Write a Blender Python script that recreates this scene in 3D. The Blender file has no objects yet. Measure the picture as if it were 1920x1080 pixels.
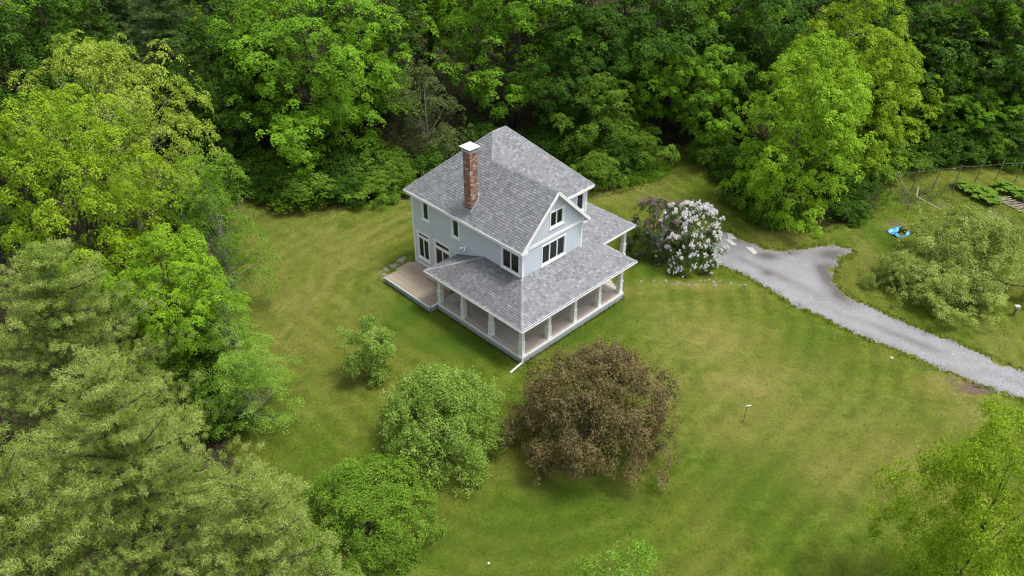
import bpy, math, random
import numpy as np
from mathutils import Vector, Matrix

# ------------------------------------------------------------------ camera
F_PX, PITCH, CAM_H, ROLL = 1505.74, 0.618, 31.608, 0.005      # solved from the house's edges
sc = bpy.context.scene
C = sc.collection
cd = bpy.data.cameras.new('camera'); cam = bpy.data.objects.new('camera', cd); C.objects.link(cam)
cd.sensor_width = 36.0; cd.lens = 36.0 * F_PX / 1920.0; cd.clip_start = 0.5; cd.clip_end = 6000
cam.matrix_world = (Matrix.Translation((0, 0, CAM_H)) @ Matrix.Rotation(math.pi / 2 - PITCH, 4, 'X')
                    @ Matrix.Rotation(ROLL, 4, 'Z'))
sc.camera = cam

# ------------------------------------------------------------------ sky and sun (overcast)
SUN_EL, SUN_AZ = math.radians(68), math.radians(95)           # azimuth clockwise from +Y
w = bpy.data.worlds.new('World'); sc.world = w; w.use_nodes = True
nt = w.node_tree; bg = nt.nodes['Background']
sky = nt.nodes.new('ShaderNodeTexSky'); sky.sky_type = 'NISHITA'; sky.sun_disc = False
sky.sun_elevation = SUN_EL; sky.sun_rotation = SUN_AZ
sky.air_density = 1.0; sky.dust_density = 4.0; sky.ozone_density = 1.0
hsv = nt.nodes.new('ShaderNodeHueSaturation'); hsv.inputs['Saturation'].default_value = 0.36
nt.links.new(sky.outputs[0], hsv.inputs['Color']); nt.links.new(hsv.outputs[0], bg.inputs['Color'])
bg.inputs['Strength'].default_value = 0.14
sd = bpy.data.lights.new('sun', 'SUN'); sd.energy = 1.5; sd.angle = math.radians(13); sd.color = (1, .965, .91)
sun = bpy.data.objects.new('sun', sd); C.objects.link(sun)
sv = Vector((math.sin(SUN_AZ) * math.cos(SUN_EL), math.cos(SUN_AZ) * math.cos(SUN_EL), math.sin(SUN_EL)))
sun.rotation_euler = sv.to_track_quat('Z', 'Y').to_euler()
sun.location = (0, 0, 60)
vs = sc.view_settings
vs.view_transform = 'Standard'; vs.look = 'None'; vs.exposure = 0.82; vs.gamma = 1; vs.use_curve_mapping = False
sc.cycles.use_denoising = True; sc.cycles.denoising_prefilter = 'NONE'; sc.cycles.filter_width = 1.25
sc.cycles.max_bounces = 6; sc.cycles.diffuse_bounces = 3; sc.cycles.glossy_bounces = 2
sc.cycles.transmission_bounces = 4; sc.cycles.transparent_max_bounces = 6
sc.cycles.caustics_reflective = False; sc.cycles.caustics_refractive = False

R0 = random.Random(7)
RN = np.random.default_rng(11)

# ------------------------------------------------------------------ pixels of the photograph -> places
cp, sp_ = math.cos(PITCH), math.sin(PITCH)
def ray(u, v):
    du, dv = u - 960, v - 540
    uu = du * math.cos(ROLL) + dv * math.sin(ROLL); vv = -du * math.sin(ROLL) + dv * math.cos(ROLL)
    return Vector((uu / F_PX, cp - vv / F_PX * sp_, -sp_ - vv / F_PX * cp))
def at_z(u, v, z=0.0):
    d = ray(u, v); k = (z - CAM_H) / d.z
    return Vector((d.x * k, d.y * k, z))
def at_y(u, v, y):
    d = ray(u, v); k = y / d.y
    return Vector((d.x * k, y, CAM_H + d.z * k))
def px_per_m(p):
    return F_PX / (p.y * cp - (p.z - CAM_H) * sp_)

# ------------------------------------------------------------------ materials
MATS = {}
def new_mat(name):
    m = bpy.data.materials.new(name); m.use_nodes = True
    nt = m.node_tree; b = nt.nodes['Principled BSDF']; MATS[name] = m
    return m, nt, b
def N(nt, t, **k):
    n = nt.nodes.new(t)
    for a, v in k.items():
        if a.startswith('_'): setattr(n, a[1:], v)
        else: n.inputs[a.replace('__', ' ')].default_value = v
    return n
def ramp(nt, fac, stops, interp='LINEAR'):
    r = nt.nodes.new('ShaderNodeValToRGB'); cr = r.color_ramp; cr.interpolation = interp
    while len(cr.elements) < len(stops): cr.elements.new(0.5)
    for e, (p, c) in zip(cr.elements, stops):
        e.position = p; e.color = (c[0], c[1], c[2], 1) if not isinstance(c, float) else (c, c, c, 1)
    nt.links.new(fac, r.inputs[0]); return r.outputs[0]
def mixc(nt, fac, a, b, mode='MIX'):
    m = nt.nodes.new('ShaderNodeMix'); m.data_type = 'RGBA'; m.blend_type = mode
    for s, v in ((0, fac), (6, a), (7, b)):
        if hasattr(v, 'is_linked') or hasattr(v, 'links'): nt.links.new(v, m.inputs[s])
        elif s == 0: m.inputs[0].default_value = v
        else: m.inputs[s].default_value = (*v, 1)
    return m.outputs[2]
def noise(nt, vec, scale, detail=4, rough=.6, dist=0):
    n = N(nt, 'ShaderNodeTexNoise', Scale=scale, Detail=detail, Roughness=rough, Distortion=dist)
    if vec is not None: nt.links.new(vec, n.inputs['Vector'])
    return n.outputs['Fac']
def math_(nt, op, a, b=0.0, clamp=False):
    m = nt.nodes.new('ShaderNodeMath'); m.operation = op; m.use_clamp = clamp
    for i, v in enumerate((a, b)):
        if hasattr(v, 'links'): nt.links.new(v, m.inputs[i])
        else: m.inputs[i].default_value = v
    return m.outputs[0]
def bump(nt, b, h, strength=.3, dist=.05):
    n = N(nt, 'ShaderNodeBump', Strength=strength, Distance=dist)
    nt.links.new(h, n.inputs['Height']); nt.links.new(n.outputs[0], b.inputs['Normal'])
def obj_vec(nt):
    return nt.nodes.new('ShaderNodeTexCoord').outputs['Object']
def world_vec(nt):
    return nt.nodes.new('ShaderNodeNewGeometry').outputs['Position']
def attr(nt, name):
    a = nt.nodes.new('ShaderNodeAttribute'); a.attribute_name = name
    return a.outputs['Fac']

def simple(name, col, rough=.6, var=.12, scale=6.0, spec=.3, bmp=.0, bscale=40):
    m, nt, b = new_mat(name); v = obj_vec(nt)
    n = noise(nt, v, scale, 5)
    c = ramp(nt, n, [(.25, tuple(x * (1 - var) for x in col)), (.75, tuple(min(1, x * (1 + var)) for x in col))])
    nt.links.new(c, b.inputs['Base Color']); b.inputs['Roughness'].default_value = rough
    b.inputs['Specular IOR Level'].default_value = spec
    if bmp: bump(nt, b, noise(nt, v, bscale, 4), bmp, .01)
    return m

def leaf_mat(name, c0, c1, c2, trans=.26, gloss=.6, objvar=.16):
    m, nt, b = new_mat(name)
    t = attr(nt, 'tint')
    oi = nt.nodes.new('ShaderNodeObjectInfo').outputs['Random']
    tt = math_(nt, 'ADD', t, math_(nt, 'MULTIPLY', math_(nt, 'SUBTRACT', oi, .5), objvar), True)
    c = ramp(nt, tt, [(.1, c0), (.5, c1), (.9, c2)])
    nt.links.new(c, b.inputs['Base Color']); b.inputs['Roughness'].default_value = gloss
    b.inputs['Specular IOR Level'].default_value = .10
    tr = nt.nodes.new('ShaderNodeBsdfTranslucent')
    hs = N(nt, 'ShaderNodeHueSaturation', Hue=.49, Saturation=1.1, Value=1.15); nt.links.new(c, hs.inputs['Color'])
    nt.links.new(hs.outputs[0], tr.inputs['Color'])
    mx = N(nt, 'ShaderNodeMixShader', Fac=trans)
    nt.links.new(b.outputs[0], mx.inputs[1]); nt.links.new(tr.outputs[0], mx.inputs[2])
    nt.links.new(mx.outputs[0], nt.nodes['Material Output'].inputs['Surface'])
    return m

leaf_mat('leaf_maple', (0.082, 0.185, 0.01), (0.145, 0.31, 0.017), (0.235, 0.43, 0.03))
leaf_mat('leaf_maple_bright', (0.12, 0.245, 0.011), (0.215, 0.395, 0.02), (0.325, 0.52, 0.034))
leaf_mat('leaf_lime', (0.18, 0.27, 0.03), (0.3, 0.41, 0.05), (0.42, 0.52, 0.085))
leaf_mat('leaf_yellow', (0.125, 0.225, 0.01), (0.225, 0.36, 0.016), (0.33, 0.46, 0.03))
leaf_mat('leaf_dark_shaded', (0.028, 0.075, 0.008), (0.052, 0.125, 0.011), (0.088, 0.185, 0.018))  # dark green woods leaf, darkened further to stand for shade among the trees
leaf_mat('leaf_airy', (0.11, 0.22, 0.02), (0.18, 0.33, 0.035), (0.26, 0.42, 0.06))
leaf_mat('leaf_apple', (0.12, 0.21, 0.026), (0.205, 0.33, 0.048), (0.33, 0.455, 0.105))
leaf_mat('leaf_orchard', (0.185, 0.26, 0.045), (0.31, 0.405, 0.085), (0.44, 0.53, 0.16))
leaf_mat('leaf_round', (0.085, 0.17, 0.014), (0.14, 0.26, 0.022), (0.22, 0.35, 0.042))
leaf_mat('leaf_copper', (.080,.078,.028), (.172,.132,.054), (.262,.205,.090), trans=.18)
leaf_mat('leaf_olive', (0.065, 0.09, 0.024), (0.105, 0.14, 0.038), (0.165, 0.195, 0.065), trans=.2)
leaf_mat('leaf_shrub', (0.068, 0.13, 0.012), (0.112, 0.21, 0.018), (0.175, 0.3, 0.034))
leaf_mat('leaf_lilac', (0.05, 0.095, 0.022), (0.085, 0.15, 0.036), (0.135, 0.215, 0.06))
leaf_mat('needle_pine', (0.108, 0.175, 0.026), (0.205, 0.29, 0.05), (0.35, 0.425, 0.11), trans=.15, gloss=.55)
leaf_mat('needle_dark', (0.055, 0.1, 0.026), (0.09, 0.15, 0.04), (0.15, 0.215, 0.068), trans=.1, gloss=.55)
leaf_mat('petal_white', (0.74, 0.66, 0.72), (0.86, 0.84, 0.84), (0.92, 0.92, 0.89), trans=.2, gloss=.6, objvar=0)
leaf_mat('petal_mauve', (.22, .09, .17), (.36, .17, .29), (.52, .33, .45), trans=.2, gloss=.6, objvar=0)
leaf_mat('grass_blade', (0.07, 0.115, 0.009), (0.115, 0.165, 0.016), (0.2, 0.215, 0.05), trans=.25, gloss=.6, objvar=0)
leaf_mat('undergrowth_leaf', (0.03, 0.07, 0.01), (0.055, 0.125, 0.014), (0.1, 0.2, 0.024), objvar=0)
simple('bark', (.075, .062, .050), .9, .4, 9, .1, .6, 25)
simple('bark_pale', (.30, .275, .235), .85, .35, 9, .1, .4, 25)
simple('white_paint', (.83, .83, .85), .45, .03, 3)
simple('grey_paint', (.36, .40, .46), .6, .10, 2.5)
simple('concrete', (.42, .41, .38), .85, .22, 5, .2, .3)
simple('stone', (.22, .21, .17), .9, .5, 7, .2, .5, 18)
simple('dead_wood', (.36, .31, .25), .85, .3, 14, .15, .3)
simple('fence_wood', (.20, .165, .125), .9, .3, 14, .15, .3)
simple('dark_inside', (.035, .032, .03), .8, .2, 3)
simple('black_metal', (.02, .02, .02), .5, .1, 3)
simple('debris', (.028, .023, .018), .95, .5, 20)
simple('tub', (.07, .065, .045), .7, .4, 20)
simple('wire', (.2, .2, .19), .5, .1, 3)
simple('brick_mortar', (.30, .27, .24), .95, .15, 12)
simple('red_item', (.35, .1, .07), .6, .1, 9)

m, nt_, b = new_mat('siding'); v = obj_vec(nt_)
c = ramp(nt_, noise(nt_, v, 1.1, 6, .6), [(.25, (.50, .545, .62)), (.55, (.545, .59, .665)), (.8, (.575, .62, .69))])
nt_.links.new(c, b.inputs['Base Color']); b.inputs['Roughness'].default_value = .55

def shingle_mat(name, dark, mid, light, stain):
    m, nt, b = new_mat(name); v = obj_vec(nt)
    rp = nt.nodes.new('ShaderNodeNewGeometry').outputs['Random Per Island']
    c = ramp(nt, rp, [(0, dark), (.35, mid), (.7, mid), (1, light)])
    fine = noise(nt, v, 45, 3, .7)
    c = mixc(nt, .5, c, ramp(nt, fine, [(.3, .55), (.7, 1.0)]), 'MULTIPLY')
    big = noise(nt, v, .7, 5, .65)
    c = mixc(nt, ramp(nt, big, [(.42, 0.0), (.7, stain)]), c, (.085, .078, .072))
    nt.links.new(c, b.inputs['Base Color']); b.inputs['Roughness'].default_value = .9
    b.inputs['Specular IOR Level'].default_value = .2
    bump(nt, b, noise(nt, v, 160, 2), .4, .004)
shingle_mat('shingle', (.168, .174, .188), (.230, .237, .252), (.315, .323, .338), .08)
shingle_mat('shingle_cap', (.225, .232, .248), (.285, .293, .308), (.345, .353, .368), .08)
shingle_mat('shingle_worn', (.120, .124, .134), (.165, .170, .183), (.225, .231, .243), .5)

m, nt_, b = new_mat('brick'); v = obj_vec(nt_)
rp = nt_.nodes.new('ShaderNodeNewGeometry').outputs['Random Per Island']
c = ramp(nt_, rp, [(0, (.15, .085, .062)), (.3, (.26, .130, .092)), (.6, (.33, .170, .120)), (.88, (.42, .255, .185)), (.94, (.62, .53, .44))])
c = mixc(nt_, .35, c, ramp(nt_, noise(nt_, v, 30, 3), [(.3, .5), (.7, 1.0)]), 'MULTIPLY')
nt_.links.new(c, b.inputs['Base Color']); b.inputs['Roughness'].default_value = .9

def wood_mat(name, cols, grey, gfac):
    m, nt, b = new_mat(name); v = obj_vec(nt)
    oi = nt.nodes.new('ShaderNodeObjectInfo').outputs['Random']
    c = ramp(nt, oi, [(0, cols[0]), (.5, cols[1]), (1, cols[2])])
    mp = N(nt, 'ShaderNodeMapping'); mp.inputs['Scale'].default_value = (1, 1, 1); nt.links.new(v, mp.inputs[0])
    c = mixc(nt, .55, c, ramp(nt, noise(nt, mp.outputs[0], 9, 5, .7), [(.3, .55), (.7, 1.0)]), 'MULTIPLY')
    c = mixc(nt, ramp(nt, noise(nt, v, .55, 5, .6), [(.35, 0.0), (.65, gfac)]), c, grey)
    nt.links.new(c, b.inputs['Base Color']); b.inputs['Roughness'].default_value = .75
    b.inputs['Specular IOR Level'].default_value = .25
wood_mat('deck_wood', [(.27, .205, .14), (.34, .265, .185), (.41, .33, .24)], (.34, .295, .25), .6)
wood_mat('porch_wood', [(.42, .345, .30), (.50, .42, .37), (.58, .50, .445)], (.42, .385, .36), .7)

m, nt_, b = new_mat('glass')
b.inputs['Base Color'].default_value = (.02, .025, .025, 1); b.inputs['Roughness'].default_value = .03
b.inputs['Specular IOR Level'].default_value = .6
tp = nt_.nodes.new('ShaderNodeBsdfTransparent'); tp.inputs[0].default_value = (.75, .8, .78, 1)
mx = N(nt_, 'ShaderNodeMixShader', Fac=.38)
nt_.links.new(b.outputs[0], mx.inputs[1]); nt_.links.new(tp.outputs[0], mx.inputs[2])
nt_.links.new(mx.outputs[0], nt_.nodes['Material Output'].inputs['Surface'])

m, nt_, b = new_mat('gravel'); v = world_vec(nt_)
c = ramp(nt_, noise(nt_, v, 14, 6, .8), [(.30, (.10, .10, .105)), (.5, (.255, .26, .27)), (.70, (.43, .435, .45))])
c = mixc(nt_, ramp(nt_, noise(nt_, v, .55, 5, .62, .6), [(.44, 0.0), (.60, .5)]), c, (.20, .19, .185))
c = mixc(nt_, attr(nt_, 'dark'), c, (.105, .094, .090))
c = mixc(nt_, attr(nt_, 'edge'), c, (.26, .23, .16))
nt_.links.new(c, b.inputs['Base Color']); b.inputs['Roughness'].default_value = .95
bump(nt_, b, noise(nt_, v, 22, 4, .8), .7, .04)

m, nt_, b = new_mat('tarp'); v = obj_vec(nt_)
c = ramp(nt_, noise(nt_, v, 3.2, 5, .7), [(.3, (.02, .16, .42)), (.5, (.05, .32, .72)), (.72, (.28, .58, .82))])
nt_.links.new(c, b.inputs['Base Color']); b.inputs['Roughness'].default_value = .35

# ground: lawn / dry grass / leaf litter / bare soil, blended by where they really lie
m, nt_, b = new_mat('ground'); v = world_vec(nt_)
lawn = attr(nt_, 'lawn'); dry = attr(nt_, 'dry'); soil = attr(nt_, 'soil'); lush = attr(nt_, 'lush')
n_big = noise(nt_, v, .16, 6, .62, .5); n_mid = noise(nt_, v, .9, 6, .68, .8); n_fine = noise(nt_, v, 9, 6, .8); n_xf = noise(nt_, v, 34, 3, .8)
green = ramp(nt_, n_mid, [(.30, (.058, .104, .007)), (.5, (.102, .152, .013)), (.70, (.158, .198, .028))])
green = mixc(nt_, ramp(nt_, n_big, [(.42, 0.0), (.60, .6)]), green, (.165, .165, .030))
mow = math_(nt_, 'SINE', math_(nt_, 'MULTIPLY', math_(nt_, 'ADD', attr(nt_, 'mow'), math_(nt_, 'MULTIPLY', noise(nt_, v, .35, 3), .9)), 5.2))
green = mixc(nt_, .8, green, ramp(nt_, math_(nt_, 'ADD', math_(nt_, 'MULTIPLY', mow, .5), .5), [(0.0, .84), (1.0, 1.10)]), 'MULTIPLY')
green = mixc(nt_, lush, green, (.050, .110, .007))  # deeper green: lush grass, also shade painted into the lawn colour
dn = math_(nt_, 'MULTIPLY', dry, ramp(nt_, n_mid, [(.25, .35), (.7, 1.25)]))
green = mixc(nt_, math_(nt_, 'MINIMUM', dn, .85), green, (.250, .222, .066))
tuft = ramp(nt_, n_fine, [(.30, .58), (.5, .97), (.72, 1.34)])
green = mixc(nt_, .8, green, tuft, 'MULTIPLY')
green = mixc(nt_, .55, green, ramp(nt_, n_xf, [(.3, .6), (.7, 1.4)]), 'MULTIPLY')
straw = math_(nt_, 'MULTIPLY', ramp(nt_, noise(nt_, v, 5.5, 5, .8, .4), [(.58, 0.0), (.74, .45)]), 1.0)
green = mixc(nt_, straw, green, (.235, .215, .075))
clov = ramp(nt_, noise(nt_, v, 2.6, 6, .75, .6), [(.56, 0.0), (.70, .6)])
green = mixc(nt_, clov, green, (.055, .112, .010))
litter = ramp(nt_, noise(nt_, v, 4, 6, .75), [(.3, (.022, .017, .011)), (.55, (.055, .040, .024)), (.78, (.115, .080, .048))])
dirt = ramp(nt_, noise(nt_, v, 6, 6, .7), [(.3, (.10, .075, .052)), (.7, (.20, .155, .11))])
edge = math_(nt_, 'ADD', lawn, math_(nt_, 'MULTIPLY', math_(nt_, 'SUBTRACT', noise(nt_, v, 1.4, 6, .7), .5), .9))
col = mixc(nt_, ramp(nt_, edge, [(.42, 0.0), (.58, 1.0)]), litter, green)
se = math_(nt_, 'ADD', soil, math_(nt_, 'MULTIPLY', math_(nt_, 'SUBTRACT', noise(nt_, v, 2.2, 6, .7), .5), .8))
col = mixc(nt_, ramp(nt_, se, [(.40, 0.0), (.62, .95)]), col, dirt)
nt_.links.new(col, b.inputs['Base Color']); b.inputs['Roughness'].default_value = .95
b.inputs['Specular IOR Level'].default_value = .1
hh = math_(nt_, 'ADD', math_(nt_, 'MULTIPLY', n_fine, 1.0), math_(nt_, 'MULTIPLY', n_xf, .5))
bump(nt_, b, hh, .9, .09)

# ------------------------------------------------------------------ mesh helpers
def link(name, me, mat=None, parent=None):
    o = bpy.data.objects.new(name, me); C.objects.link(o)
    if mat is not None and me is not None and len(me.materials) == 0: me.materials.append(MATS[mat])
    if parent is not None: o.parent = parent
    return o
def tag(o, label, cat, group=None):
    o['label'] = label; o['category'] = cat
    if group: o['group'] = group
    return o
def empty(name, loc, rz=0):
    o = bpy.data.objects.new(name, None); C.objects.link(o); o.location = loc; o.rotation_euler = (0, 0, rz)
    o.empty_display_size = .3
    return o
def np_mesh(name, V, faces_flat, nper, tint=None, mat=None, attrs=None):
    me = bpy.data.meshes.new(name); V = np.asarray(V, np.float32); nf = len(faces_flat) // nper
    me.vertices.add(len(V)); me.vertices.foreach_set('co', V.ravel())
    me.loops.add(nf * nper); me.loops.foreach_set('vertex_index', np.asarray(faces_flat, np.int32))
    me.polygons.add(nf); me.polygons.foreach_set('loop_start', np.arange(0, nf * nper, nper, dtype=np.int32))
    try: me.polygons.foreach_set('loop_total', np.full(nf, nper, np.int32))
    except Exception: pass
    if tint is not None:
        a = me.attributes.new('tint', 'FLOAT', 'FACE'); a.data.foreach_set('value', np.asarray(tint, np.float32))
    for k, x in (attrs or {}).items():
        a = me.attributes.new(k, 'FLOAT', 'POINT'); a.data.foreach_set('value', np.asarray(x, np.float32))
    me.update(calc_edges=True)
    if mat: me.materials.append(MATS[mat])
    return me

class MB:
    """collects boxes, prisms and tubes into one mesh"""
    def __init__(s): s.v = []; s.f = []
    def quadbox(s, P):                       # 8 points: bottom 4 (ccw), top 4
        n = len(s.v); s.v += [tuple(p) for p in P]
        s.f += [tuple(n + i for i in q) for q in ((3, 2, 1, 0), (4, 5, 6, 7), (0, 1, 5, 4), (1, 2, 6, 5), (2, 3, 7, 6), (3, 0, 4, 7))]
    def box(s, x0, x1, y0, y1, z0, z1):
        s.quadbox([(x0, y0, z0), (x1, y0, z0), (x1, y1, z0), (x0, y1, z0), (x0, y0, z1), (x1, y0, z1), (x1, y1, z1), (x0, y1, z1)])
    def bar(s, p, q, w, h, up=(0, 0, 1)):
        p, q = Vector(p), Vector(q); d = (q - p).normalized(); up = Vector(up)
        sd = d.cross(up)
        if sd.length < 1e-4: sd = d.cross(Vector((1, 0, 0)))
        sd.normalize(); u = sd.cross(d).normalized(); a, b_ = sd * w / 2, u * h / 2
        s.quadbox([p - a - b_, p + a - b_, q + a - b_, q - a - b_, p - a + b_, p + a + b_, q + a + b_, q - a + b_])
    def tube(s, pts, rad, n=6, cap=True):
        base = len(s.v); pts = [Vector(p) for p in pts]; prev = None
        for i, p in enumerate(pts):
            d = (pts[min(i + 1, len(pts) - 1)] - pts[max(i - 1, 0)])
            d = d.normalized() if d.length > 1e-9 else Vector((0, 0, 1))
            x = d.cross(Vector((0, 0, 1))) if prev is None else prev - d * prev.dot(d)
            if x.length < 1e-3: x = d.cross(Vector((1, 0, 0)))
            x.normalize(); prev = x; y = d.cross(x)
            for k in range(n):
                a = 2 * math.pi * k / n; s.v.append(tuple(p + (x * math.cos(a) + y * math.sin(a)) * rad[i]))
        for i in range(len(pts) - 1):
            for k in range(n):
                a = base + i * n + k; b_ = base + i * n + (k + 1) % n
                s.f.append((a, b_, b_ + n, a + n))
        if cap:
            s.f.append(tuple(base + k for k in reversed(range(n)))); e = base + (len(pts) - 1) * n
            s.f.append(tuple(e + k for k in range(n)))
    def poly_prism(s, P, dz):                # polygon of 3-D points, pushed down by dz
        n = len(s.v); k = len(P); s.v += [tuple(p) for p in P] + [(p[0], p[1], p[2] - dz) for p in P]
        s.f.append(tuple(n + i for i in range(k))); s.f.append(tuple(n + k + i for i in reversed(range(k))))
        for i in range(k): j = (i + 1) % k; s.f.append((n + i, n + k + i, n + k + j, n + j))
    def mesh(s, name, smooth=False):
        me = bpy.data.meshes.new(name); me.from_pydata(s.v, [], s.f); me.update()
        if smooth: me.polygons.foreach_set('use_smooth', [True] * len(me.polygons))
        return me
    def build(s, name, mat, parent=None, smooth=False):
        return link(name, s.mesh(name, smooth), mat, parent)

# ------------------------------------------------------------------ ground
LAWN = [(430, 357), (470, 362), (512, 384), (600, 388), (680, 378), (760, 374), (850, 352), (1075, 350), (1130, 362), (1180, 352),
        (1238, 322), (1258, 300), (1252, 276), (1272, 268), (1302, 292), (1345, 322), (1378, 352), (1388, 382), (1422, 408),
        (1480, 425), (1540, 428), (1598, 416), (1640, 392), (1655, 345), (1690, 316), (1780, 308), (1920, 306), (2300, 300)]
lp = [at_z(u, v) for u, v in LAWN] + [Vector((75, 60, 0)), Vector((75, 4, 0)), Vector((-4, 4, 0))]
lp += [at_z(u, v) for u, v in [(520, 1120), (470, 960), (430, 830), (400, 740), (375, 640), (400, 560), (425, 470), (415, 400)]]
LP = np.array([(p.x, p.y) for p in lp])
def sdist(P, Q):
    """signed distance to polygon Q, inside positive"""
    d2 = np.full(len(P), 1e9); ins = np.zeros(len(P), bool); n = len(Q)
    for i in range(n):
        a, b_ = Q[i], Q[(i + 1) % n]; e = b_ - a; wv = P - a
        t = np.clip((wv @ e) / (e @ e), 0, 1); dd = wv - t[:, None] * e
        d2 = np.minimum(d2, (dd ** 2).sum(1))
        c1 = (a[1] <= P[:, 1]) & (b_[1] > P[:, 1]); c2 = (b_[1] <= P[:, 1]) & (a[1] > P[:, 1])
        cr = e[0] * wv[:, 1] - e[1] * wv[:, 0]
        ins ^= (c1 & (cr > 0)) | (c2 & (cr < 0))
    return np.where(ins, 1, -1) * np.sqrt(d2)
def polyline_d(P, Q):
    d2 = np.full(len(P), 1e9)
    for a, b_ in zip(Q[:-1], Q[1:]):
        e = b_ - a; wv = P - a; t = np.clip((wv @ e) / (e @ e), 0, 1); dd = wv - t[:, None] * e
        d2 = np.minimum(d2, (dd ** 2).sum(1))
    return np.sqrt(d2)
xs = np.concatenate([[-1500, -600, -250, -130], np.arange(-80, -34, 1.5), np.arange(-33.5, 48, .5), np.arange(49, 80.1, 1.5), [130, 250, 600, 1500]])
ys = np.concatenate([[-1500, -500, -150, -40, -10], np.arange(2, 15, 1.5), np.arange(15.5, 70, .5), np.arange(71, 110.1, 1.5), [130, 180, 300, 700, 2500]])
gx, gy = np.meshgrid(xs, ys); GP = np.stack([gx.ravel(), gy.ravel()], 1)
sl = sdist(GP, LP); lawn_a = 1 / (1 + np.exp(-sl / .35))
def splat(lst):
    a = np.zeros(len(GP))
    for u, v, ru, rv, s in lst:
        c = at_z(u, v); e1 = at_z(u + ru, v); e2 = at_z(u, v - rv)
        rx, ry = (e1 - c).length, (e2 - c).length
        a = np.maximum(a, s * np.exp(-(((GP[:, 0] - c.x) / rx) ** 2 + ((GP[:, 1] - c.y) / ry) ** 2)))
    return a
dry_a = splat([(1330, 640, 90, 50, .75), (1400, 720, 100, 45, .8), (1250, 600, 60, 40, .5), (1560, 880, 70, 60, .5), (1690, 860, 90, 50, .5),
               (1790, 720, 60, 26, .9), (1830, 780, 60, 30, .6), (540, 575, 35, 14, .85), (590, 545, 60, 30, .5), (640, 480, 60, 60, .45), (600, 430, 60, 30, .5),
               (1280, 535, 90, 9, .8), (1200, 545, 50, 10, .55), (700, 560, 40, 60, .35), (480, 390, 60, 20, .55), (1210, 340, 40, 16, .9), (1150, 372, 60, 12, .5),
               (760, 375, 40, 8, .8), (1300, 430, 60, 15, .45), (1480, 440, 60, 10, .5), (1620, 470, 20, 30, .5), (1680, 425, 30, 10, .6), (520, 690, 60, 60, .3),
               (1370, 800, 90, 40, .45), (560, 450, 90, 60, .4), (500, 520, 60, 70, .4), (560, 620, 70, 60, .36), (620, 720, 60, 50, .3), (1460, 780, 120, 60, .4), (1250, 700, 60, 60, .35), (1600, 780, 120, 60, .35), (1500, 700, 90, 30, .4), (1880, 640, 40, 30, .4), (1060, 880, 120, 30, .15)])
for path, s, wd in [([(770, 400), (690, 440), (640, 490), (610, 540), (565, 590), (520, 640)], .7, .35), ([(790, 410), (710, 455), (665, 510), (640, 560), (650, 600)], .55, .3),
                    ([(665, 470), (700, 500), (705, 540), (690, 580)], .55, .3), ([(760, 395), (660, 430), (590, 490), (560, 540)], .45, .3),
                    ([(1270, 560), (1240, 620), (1210, 700)], .4, .5), ([(1310, 560), (1300, 640), (1270, 720)], .4, .5), ([(1440, 620), (1380, 690), (1340, 760)], .35, .6)]:
    pl = np.array([(at_z(u, v).x, at_z(u, v).y) for u, v in path])
    d = polyline_d(GP, pl); dry_a = np.maximum(dry_a, s * np.exp(-(d / wd) ** 2))
lush_shade_a = splat([(700, 570, 30, 12, .8), (860, 640, 110, 28, .9), (760, 590, 70, 30, .8), (1080, 620, 60, 40, .7), (1150, 590, 40, 30, .7), (960, 1000, 230, 70, .55),
                (1240, 500, 70, 20, .6), (1420, 900, 120, 80, .5), (1530, 650, 70, 50, .45), (1650, 440, 40, 40, .6), (560, 880, 60, 60, .4), (1090, 940, 150, 40, .6), (1640, 360, 30, 30, .6)])  # lush patches, plus painted shade beside the porch, lilacs and crabapple
soil_a = splat([(450, 375, 45, 12, .62), (1285, 285, 20, 14, .55), (1375, 375, 10, 30, .6), (1500, 425, 90, 8, .75), (1860, 415, 40, 18, 1.0), (1905, 380, 30, 10, .8),
                (1830, 728, 60, 14, .85), (1780, 706, 40, 10, .6), (1675, 420, 22, 6, .8), (1770, 385, 40, 14, .55), (1820, 330, 40, 8, .35), (1700, 380, 20, 10, .6), (1228, 340, 22, 6, .55), (760, 372, 30, 4, .5), (920, 1060, 14, 5, .4)])
def fnoise(P, seed, sc_, n=14):
    r = np.random.default_rng(seed); o = np.zeros(len(P))
    for _ in range(n):
        k = r.normal(size=2) * sc_; o += np.cos(P @ k + r.uniform(0, 6.28))
    return o / math.sqrt(n / 2)
near_house = np.exp(-(((GP[:, 0] - 2) / 14) ** 2 + ((GP[:, 1] - 46) / 14) ** 2))
GZ = fnoise(GP, 5, .22) * .05 * (1 - near_house) * np.exp(-(np.abs(GP[:, 1] - 40) / 60) ** 4) * np.exp(-(np.abs(GP[:, 0]) / 70) ** 6)
nx, ny = len(xs), len(ys)
idx = np.arange(nx * ny).reshape(ny, nx)
Q = np.stack([idx[:-1, :-1], idx[:-1, 1:], idx[1:, 1:], idx[1:, :-1]], -1).reshape(-1, 4)
fl = (lawn_a[Q].mean(1) > .5)
GV = np.column_stack([GP, GZ])
def ground_part(name, sel):
    q = Q[sel]; u, inv = np.unique(q.ravel(), return_inverse=True)
    me = np_mesh(name, GV[u], inv, 4, None, 'ground', {'lawn': lawn_a[u], 'dry': dry_a[u], 'soil': soil_a[u], 'lush': lush_shade_a[u], 'mow': mow_a[u]})
    me.polygons.foreach_set('use_smooth', [True] * len(me.polygons))
    o = link(name, me); o['kind'] = 'structure'; return o
HX = np.array([(-1, -1), (10, -1), (14, 2.5), (14, 13), (-1.5, 13.3)]) @ np.array([[math.cos(.782), math.sin(.782)], [-math.sin(.782), math.cos(.782)]]) + np.array([.593, 36.607])
mow_a = -sdist(GP, HX) + fnoise(GP, 6, .09) * .6
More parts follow.
